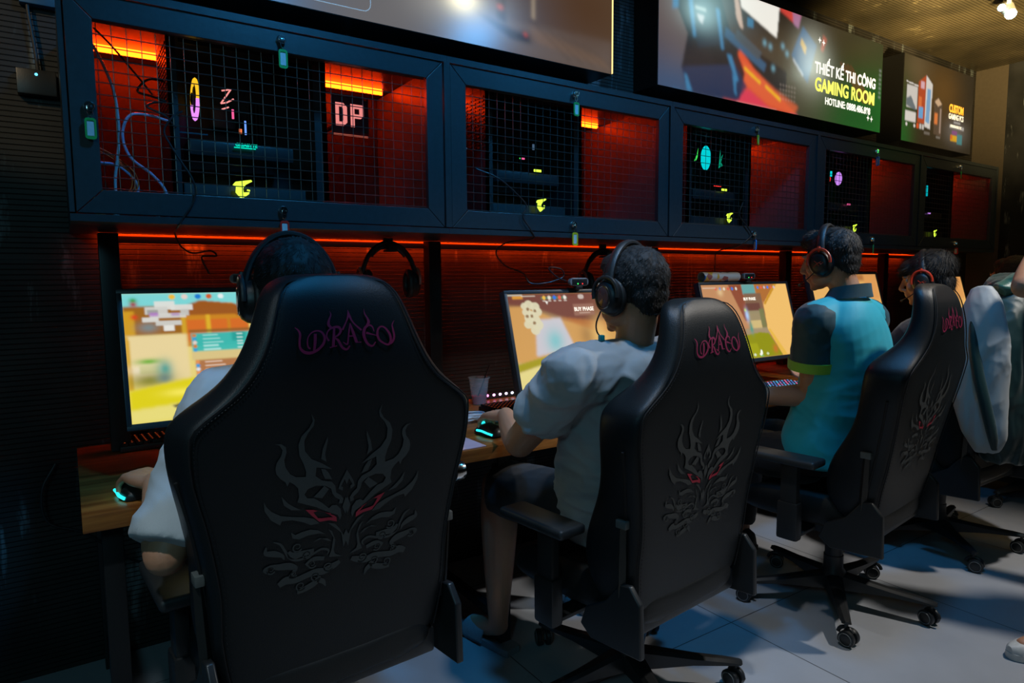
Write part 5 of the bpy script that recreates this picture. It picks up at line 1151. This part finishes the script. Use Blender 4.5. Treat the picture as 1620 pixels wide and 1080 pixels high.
def person(J, label, az, pitch=0, kk=1.0, group=None, roll=0, hair='short', seed=1, vox=.0055, hands=(1, 1), wide=1.0):
    loc = V((J['pelvis'][0], J['pelvis'][1], 0)); t = thing('person', label, 'person', loc, group=group)
    Hm = T(*J['head']) @ RZ(az-90) @ RX(-pitch) @ RY(roll) @ Matrix.Scale(kk, 4)
    bm = nb(); head_bm(bm, Hm); nb_ = V(J['neck']); hd = Hm @ V((0, -.030, -.045))
    limb(bm, [nb_-V((0, 0, .06)), nb_, hd], [.066*kk, .056*kk, .053*kk], 18, 4)
    W = wide
    torso(bm, [(J['pelvis'], J['yaw'], 0, .160*W, .115*W), (V(J['pelvis']).lerp(V(J['chest']), .45), J['yaw'], 0, .140*W, .105*W), (J['chest'], J['yaw'], 0, .155*W, .110*W), (nb_-V((0, 0, .07)), J['yaw'], 0, .13*W, .085*W), (nb_-V((0, 0, .01)), J['yaw'], 0, .065, .055)])
    for i, s in enumerate(('L', 'R')):
        sh, el, wr = V(J['sh'+s]), V(J['el'+s]), V(J['wr'+s])
        limb(bm, [nb_-V((0, 0, .05)), sh], [.055, .056*W], 14, 3); limb(bm, [sh, sh.lerp(el, .4), el], [.054*W, .048*W, .040*W], 16, 5); limb(bm, [el, el.lerp(wr, .3), wr], [.041*W, .040*W, .025*W], 16, 5)
        hf, hn, cu = J.get('hand'+s, ((wr-el), (0, 0, 1), 30)); hand(bm, wr+V(hf).normalized()*.012, hf, hn, 1 if s == 'L' else -1, curl=cu, k=kk)
        hp, kn, an, toe = V(J['hip'+s]), V(J['kn'+s]), V(J['an'+s]), V(J['toe'+s])
        limb(bm, [hp, hp.lerp(kn, .5), kn], [.082*W, .072*W, .056*W], 16, 4); limb(bm, [kn, kn.lerp(an, .3), an], [.054*W, .055*W, .034], 16, 5)
        limb(bm, [an-V((0, 0, .01)), an.lerp(toe, .5)-V((0, 0, .012)), toe], [.036, .034, .026], 14, 4)
    me = remeshed(bm, vox, 4); finish(me, loc, 'body', skin, t)
    hr = hair_mesh(Hm, hair, seed, loc); hr.name = 'hair'; emit_obj('hair', hr, hairm, t)
    for s in (-1, 1):
        bm = nb(); ell(bm, Hm @ V((s*.031, .0695, .012)), (.0118*kk,)*3, seg=16); bmesh.ops.translate(bm, vec=-loc, verts=bm.verts); e = obj('eye', bm, eyew, t)
        bm = nb(); ell(bm, Hm @ V((s*.031, .0775, .012)), (.0055*kk,)*3, seg=12); bmesh.ops.translate(bm, vec=-loc, verts=bm.verts); obj('iris', bm, iris, e)
        bm = nb(); tube(bm, [Hm @ V(p) for p in ((s*.014, .089, .034), (s*.030, .090, .040), (s*.048, .080, .036))], [.002, .0032, .0015], 8, smooth=3); bmesh.ops.translate(bm, vec=-loc, verts=bm.verts); obj('eyebrow', bm, hairm, t)
    return t, loc, Hm
def shirt(t, loc, J, m, W=1.0, sleeve=.62, sr=1.0, hem=.02, fold=None, belly=1.0, sleeve_m=None, vox=.0065, name='shirt', extra=None, collar=True, sl_open=1.25):
    nb_ = V(J['neck']); pe, ch = V(J['pelvis']), V(J['chest']); bm = nb(); y = J['yaw']
    torso(bm, [(pe-V((0, 0, hem)), y, 0, .178*W, .140*W), (pe+V((0, 0, .06)), y, 0, .180*W*belly, .142*W*belly), (pe.lerp(ch, .5), y, 0, .172*W*belly, .138*W*belly), (ch, y, 0, .178*W, .134*W), (ch.lerp(nb_, .5), y, 0, .172*W, .120*W), (nb_-V((0, 0, .045)), y, 0, .115*W, .092*W), (nb_-V((0, 0, .004)), y, 0, .074, .068)])
    sb = []
    for s in ('L', 'R'):
        sh, el, wr = V(J['sh'+s]), V(J['el'+s]), V(J['wr'+s]); e = sh.lerp(el, sleeve)
        limb(bm, [nb_-V((0, 0, .05)), sh], [.068, .074*W], 16, 3)
        if sleeve_m is None:
            tube(bm, [sh, sh.lerp(e, .5), e], [.075*W, .070*W*sr, .060*W*sr*sl_open], 20, smooth=4)
        else:
            tube(bm, [sh, sh.lerp(e, .2)], [.074*W, .072*W], 20, smooth=4); b = nb(); ell(b, sh+V((0, 0, -.004)), (.0765*W,)*3, seg=20); tube(b, [sh, sh.lerp(e, .5), e], [.0775*W, .076*W*sr, .066*W*sr*sl_open], 22, smooth=4); sb.append((b, sh, e))
    if extra: extra(bm)
    me = remeshed(bm, vox, 6, fold or folds(.006, (9, 9, 14), 1)); o = finish(me, loc, name, m, t)
    for b, sh, e in sb:
        me = remeshed(b, vox, 3, folds(.004, (14, 14, 16), 7)); so = finish(me, loc, 'sleeve', sleeve_m[0], t)
        d = (e-sh).normalized(); b = nb(); tube(b, [e-d*.030, e+d*.006], [.0665*W*sr*sl_open+.003, .0665*W*sr*sl_open+.0025], 26); bmesh.ops.translate(b, vec=-loc, verts=b.verts); obj('cuff', b, sleeve_m[1], t)
    return o
def trousers(t, loc, J, m, W=1.0, ln=1.0, r=1.0, name='trousers'):
    bm = nb(); pe = V(J['pelvis']); torso(bm, [(pe-V((0, 0, .055)), J['yaw'], 0, .165*W, .125*W), (pe, J['yaw'], 0, .170*W, .128*W), (pe+V((0, 0, .07)), J['yaw'], 0, .160*W, .120*W)])
    for s in ('L', 'R'):
        hp, kn, an = V(J['hip'+s]), V(J['kn'+s]), V(J['an'+s])
        if ln > .5: limb(bm, [hp, hp.lerp(kn, .5), kn], [.096*W, .088*W, .070*W], 18, 4); tube(bm, [kn, kn.lerp(an, .5), kn.lerp(an, .5+.45*ln)], [.070*W*r, .062*W*r, .052*W*r], 18, smooth=4)
        else: tube(bm, [hp, hp.lerp(kn, .5), hp.lerp(kn, 1.0)], [.098*W, .094*W, .086*W], 20, smooth=4); ell(bm, hp, (.098*W,)*3)
    me = remeshed(bm, .007, 5, folds(.005, (10, 10, 10), 3)); return finish(me, loc, name, m, t)
def shoe(t, loc, an, toe, m, m2, name='shoe', sole=.022, slip=False, w=.046):
    an, toe = V(an), V(toe); f = toe-an; f.z = 0; f.normalize(); r = f.cross(V((0, 0, 1))); heel = an-f*.075; heel.z = 0; L_ = .275
    def P(u, v, z): return heel+f*u*L_+r*v+V((0, 0, z))
    pr = [(0, .028), (.06, .034), (.25, .036), (.5, .040), (.72, w), (.88, .038), (.97, .022), (1.0, .008)]
    bm = nb(); lo = [P(u, v, .001) for u, v in pr]+[P(u, -v, .001) for u, v in pr[::-1]]; hi = [p+V((0, 0, sole)) for p in lo]
    rings(bm, [lo, hi]); bmesh.ops.translate(bm, vec=-loc, verts=bm.verts); so = obj('sole', bm, m2, t, ang=60)
    bm = nb()
    if slip:
        rs = []
        for u in (.42, .52, .66, .80):
            rs.append([P(u, .050*math.cos(a), sole-.005+(.062-.02*u)*math.sin(a)) for a in np.linspace(0, PI, 14)]+[P(u, .044*math.cos(a), sole-.007+(.056-.02*u)*math.sin(a)) for a in np.linspace(PI, 0, 14)])
        rings(bm, rs); bmesh.ops.translate(bm, vec=-loc, verts=bm.verts); return obj('slipper_strap', bm, m, t)
    rs = []
    for u, v, h in ((.0, .020, .040), (.05, .031, .075), (.18, .036, .088), (.34, .038, .086), (.48, .041, .072), (.64, .046, .056), (.80, .044, .044), (.93, .030, .036), (.99, .012, .028)):
        rs.append([P(u, v*math.copysign(abs(math.cos(a))**.8, math.cos(a)), sole-.004+max(0, math.sin(a))*h*.9) for a in np.linspace(0, 2*PI, 24, endpoint=False)])
    rings(bm, rs); bmesh.ops.translate(bm, vec=-loc, verts=bm.verts); o = obj(name, bm, m, t)
    bm = nb()
    for i in range(5):
        u = .36+.065*i; h = .082-.008*i
        tube(bm, [P(u, -.022, sole+h*.80), P(u+.01, 0, sole+h*.93), P(u+.02, .022, sole+h*.80)], .0028, 6, smooth=3)
    bmesh.ops.translate(bm, vec=-loc, verts=bm.verts); obj('laces', bm, m2, t); return o
SEATED = 'people playing at the desk'
white_c = cloth('white_cotton', (.50, .53, .56)); greyc = cloth('grey_marl', (.38, .40, .41)); blackc = cloth('black_cloth', (.012, .012, .014))
turq = cloth('turquoise_polo', (.004, .46, .56), .6); tealc = cloth('dark_teal', (.004, .055, .07), .6); lime = cloth('lime_band', (.28, .60, .04), .6)
rub = mat('grey_rubber', (.28, .30, .32), .6); whitesole = mat('white_sole', (.62, .63, .62), .5)
# person 1: white t-shirt, behind the nearest chair
J = dict(pelvis=(.45, -1.00, .60), chest=(.435, -1.01, .90), neck=(.42, -1.05, 1.105), head=(.428, -1.035, 1.243), yaw=-2,
         shL=(.275, -1.00, 1.015), elL=(.135, -1.12, .735), wrL=(.150, -.795, .800), handL=((-.30, .95, .02), (-.1, .05, 1), 30),
         shR=(.62, -1.03, 1.035), elR=(.72, -.93, .80), wrR=(.60, -.70, .800), handR=((-.2, .95, -.15), (0, 0, 1), 20),
         hipL=(.36, -.98, .58), knL=(.30, -.56, .56), anL=(.28, -.55, .10), toeL=(.27, -.40, .04), hipR=(.54, -.98, .58), knR=(.62, -.56, .56), anR=(.64, -.52, .10), toeR=(.64, -.37, .04))
t, loc, H1 = person(J, 'person in a white t-shirt behind the nearest chair, left hand on a glowing mouse', 84, 6, seed=3, group=SEATED, vox=.0048)
def ex1(bm):
    sh, el = V(J['shL']), V(J['elL']); tube(bm, [sh+V((.0, 0, 0)), sh.lerp(el, .5)+V((-.005, .0, -.01)), sh.lerp(el, .93)+V((0, -.0, 0))], [.066, .070, .080], 22, smooth=4)
shirt(t, loc, J, white_c, 1.0, .90, 1.08, sl_open=1.15, fold=folds(.007, (10, 10, 6), 5), extra=ex1)
trousers(t, loc, J, blackc)
for s in 'LR': shoe(t, loc, J['an'+s], J['toe'+s], mat('dark_shoe', (.03, .03, .03), .6), mat('dark_sole', (.05, .05, .05), .6))
headset(H1, 'black headset on the head of the first player', mat('black_yoke', (.03, .03, .03), .3), silver, None, 'headsets worn by the players')
# person 2: grey t-shirt
J = dict(pelvis=(1.43, -1.08, .545), chest=(1.37, -1.13, .86), neck=(1.335, -1.200, 1.088), head=(1.315, -1.205, 1.236), yaw=2,
         shL=(1.115, -1.20, 1.015), elL=(1.10, -.965, .795), wrL=(1.195, -.745, .825), handL=((.03, .9, -.10), (-.1, .1, 1), 26),
         shR=(1.54, -1.19, 1.015), elR=(1.66, -1.0, .80), wrR=(1.56, -.76, .80), handR=((-.1, .95, -.15), (0, 0, 1), 22),
         hipL=(1.34, -1.05, .545), knL=(1.21, -.68, .565), anL=(1.185, -.70, .09), toeL=(1.16, -.57, .040), hipR=(1.52, -1.05, .545), knR=(1.58, -.64, .555), anR=(1.60, -.64, .09), toeR=(1.62, -.50, .04))
t, loc, H2 = person(J, 'heavy person in a grey marl t-shirt and dark shorts, elbow on the desk edge', 98, 4, 1.0, seed=11, group=SEATED, vox=.0048, wide=1.16)
shirt(t, loc, J, greyc, 1.16, .60, .95, fold=folds(.012, (9, 9, 17), 2), belly=1.10, hem=.045)
trousers(t, loc, J, blackc, 1.08, ln=.3, name='shorts')
for s in 'LR': shoe(t, loc, J['an'+s], J['toe'+s], rub, rub, slip=True)
headset(H2, 'black headset with silver cup rings on the person in grey', mat('black_yoke2', (.03, .03, .03), .3), silver, None, 'headsets worn by the players')
cable([H2 @ V(p) for p in ((-.118, .010, -.045), (-.124, .022, -.075), (-.115, .030, -.100), (-.108, .02, -.125), (-.105, .03, -.16), (-.08, .05, -.24), (-.02, .10, -.36))], .0022, cblk, 'thin black headset cable hanging beside the grey shirted person')
bm = nb(); box(bm, H2 @ V((-.1085, .0205, -.118)), (.014, .014, .016), bev=.003); tag(obj('cable_clip', bm, mat('teal_clip', (.0, .25, .30), .4)), 'small teal clip on the headset cable of the grey shirted person', 'clip')
# person 3: turquoise polo
J = dict(pelvis=(2.46, -1.12, .585), chest=(2.49, -1.175, .95), neck=(2.450, -1.185, 1.205), head=(2.430, -1.125, 1.335), yaw=5,
         shL=(2.315, -1.15, 1.110), elL=(2.345, -1.12, .825), wrL=(2.235, -.88, .800), handL=((.25, .9, -.15), (0, 0, 1), 25),
         shR=(2.66, -1.15, 1.11), elR=(2.84, -.98, .83), wrR=(2.98, -.80, .80), handR=((.0, .95, -.15), (0, 0, 1), 25),
         hipL=(2.37, -1.08, .565), knL=(2.30, -.66, .56), anL=(2.30, -.62, .10), toeL=(2.28, -.47, .04), hipR=(2.55, -1.08, .565), knR=(2.62, -.66, .56), anR=(2.62, -.62, .10), toeR=(2.64, -.47, .04))
t, loc, H3 = person(J, 'person in a turquoise polo shirt with dark teal sleeves, seen in profile', 100, 8, .97, seed=21, group=SEATED, hair='stand', wide=1.04)
shirt(t, loc, J, turq, 1.06, .60, 1.0, fold=folds(.006, (6, 6, 14), 9, zc=(.78, .16)), sleeve_m=(tealc, lime), hem=.03, belly=1.0)
bm = nb(); nk = V(J['neck']); rs = []
for z, a in ((-.012, .088), (.006, .077), (.034, .068), (.036, .072), (.008, .083), (-.014, .093)): rs.append([nk+V((a*math.cos(q), a*.95*math.sin(q)-.004-.25*z, z-.012*math.sin(q))) for q in np.linspace(0, 2*PI, 30, endpoint=False)])
rings(bm, rs, cap=False, closed=True); bmesh.ops.translate(bm, vec=-loc, verts=bm.verts); obj('collar', bm, tealc, t)
trousers(t, loc, J, blackc)
for s in 'LR': shoe(t, loc, J['an'+s], J['toe'+s], MATS['dark_shoe'], MATS['dark_sole'])
headset(H3, 'black and red headset with microphone on the person in turquoise', redp, None, -1, 'headsets worn by the players')
# person 4: partly hidden by the third chair
J = dict(pelvis=(3.43, -1.02, .55), chest=(3.42, -1.05, .87), neck=(3.40, -1.10, 1.09), head=(3.385, -1.040, 1.255), yaw=4,
         shL=(3.21, -1.08, 1.01), elL=(3.19, -.90, .80), wrL=(3.25, -.68, .80), shR=(3.61, -1.08, 1.01), elR=(3.68, -.92, .80), wrR=(3.6, -.68, .80),
         hipL=(3.34, -.99, .55), knL=(3.28, -.6, .56), anL=(3.28, -.6, .10), toeL=(3.27, -.45, .04), hipR=(3.52, -.99, .55), knR=(3.58, -.6, .56), anR=(3.58, -.6, .10), toeR=(3.6, -.45, .04))
t, loc, H4 = person(J, 'person in dark clothes with tousled hair, head showing above the third chair', 104, 10, 1.0, seed=31, group=SEATED, hair='long')
shirt(t, loc, J, cloth('navy_cloth', (.01, .014, .022)), 1.0, .62)
trousers(t, loc, J, blackc)
for s in 'LR': shoe(t, loc, J['an'+s], J['toe'+s], MATS['dark_shoe'], MATS['dark_sole'])
headset(H4, 'black and red headset on the tousled hair behind the third chair', redp, None, -1, 'headsets worn by the players')
# person 5: far seat, only hair at the right edge
J5 = {k: (tuple(V(v)+V((1.02, 0.02, 0))) if isinstance(v, tuple) else v) for k, v in J.items()}
J = J5
t, loc, H5 = person(J, 'person in the farthest seat, black hair just showing at the right edge', 92, 4, 1.0, seed=41, group=SEATED, hair='short', vox=.007)
shirt(t, loc, J, blackc, 1.0, .62); trousers(t, loc, J, blackc)
# person 6: standing at the right edge, elbow and white sneaker in view
J = dict(pelvis=(3.20, -2.12, .96), chest=(3.18, -2.08, 1.24), neck=(3.16, -2.05, 1.46), head=(3.14, -2.0, 1.62), yaw=40,
         shL=(3.06, -1.90, 1.39), elL=(2.875, -1.600, 1.235), wrL=(3.06, -1.58, 1.40), handL=((.5, -.1, .6), (-.5, .6, .2), 45), shR=(3.27, -2.14, 1.39), elR=(3.32, -1.95, 1.15), wrR=(3.25, -1.72, 1.30), handR=((-.3, .5, .6), (.3, .6, 0), 45),
         hipL=(3.12, -2.06, .92), knL=(2.92, -1.96, .50), anL=(2.73, -1.82, .09), toeL=(2.60, -1.757, .04), hipR=(3.26, -2.18, .92), knR=(3.26, -2.18, .5), anR=(3.26, -2.20, .09), toeR=(3.14, -2.13, .04))
t, loc, H6 = person(J, 'standing person at the right edge, bare elbow and a white sneaker in view', 130, 10, 1.0, seed=51, hair='short', vox=.006)
shirt(t, loc, J, blackc, 1.0, .55); trousers(t, loc, J, cloth('blue_jeans', (.03, .05, .10)))
for s in 'LR': shoe(t, loc, J['an'+s], J['toe'+s], mat('white_leather', (.60, .61, .60), .45), whitesole, name='sneaker')
# ------------------------------------------------------------------ jacket hung over the back of the fourth chair
t = thing('jacket', 'white and dark green sports jacket hanging over the back of the fourth chair', 'jacket', (3.43, -1.42, .75))
dg = cloth('dark_green_satin', (.006, .035, .035), .35); wsat = cloth('white_satin', (.42, .45, .46), .45)
loc = V((3.43, -1.42, .75)); bm = nb()
rows = []
for (z, hw, y0, y1) in ((.50, .24, -1.49, -1.34), (.62, .29, -1.51, -1.33), (.80, .315, -1.51, -1.32), (.98, .315, -1.51, -1.30), (1.10, .27, -1.50, -1.30), (1.20, .20, -1.49, -1.31), (1.262, .14, -1.47, -1.33), (1.275, .09, -1.44, -1.36)):
    rows.append((V((3.43, (y0+y1)/2-.01, z)), 0, 0, hw, (y1-y0)/2+.035))
torso(bm, rows, 40)
me = remeshed(bm, .007, 4, folds(.014, (20, 12, 2.5), 13)); finish(me, loc, 'jacket_body', dg, t)
b = nb(); tube(b, [(3.15, -1.36, 1.225), (3.125, -1.375, 1.12), (3.11, -1.385, .95), (3.11, -1.39, .78), (3.11, -1.42, .62), (3.12, -1.43, .56)], [.040, .082, .102, .098, .072, .045], 26, smooth=5, flat=((1, 0, 0), .45))
me = remeshed(b, .006, 4, folds(.008, (16, 16, 3), 3)); finish(me, loc, 'sleeve', wsat, t)
b = nb(); tube(b, [(3.100, -1.350, 1.14), (3.070, -1.375, 1.0), (3.062, -1.400, .88), (3.064, -1.430, .76), (3.078, -1.455, .64), (3.098, -1.46, .57)], [.010, .020, .022, .022, .020, .012], 14, smooth=5); me = remeshed(b, .005, 3); finish(me, loc, 'sleeve_stripe', dg, t)
b = nb(); tube(b, [(3.22, -1.40, 1.21), (3.30, -1.47, 1.262), (3.42, -1.50, 1.275), (3.58, -1.47, 1.22)], [.035, .042, .042, .03], 16, smooth=5); me = remeshed(b, .006, 3, folds(.008, (14, 14, 14), 8)); finish(me, loc, 'jacket_collar', cloth('green_satin', (.02, .11, .09), .3), t)
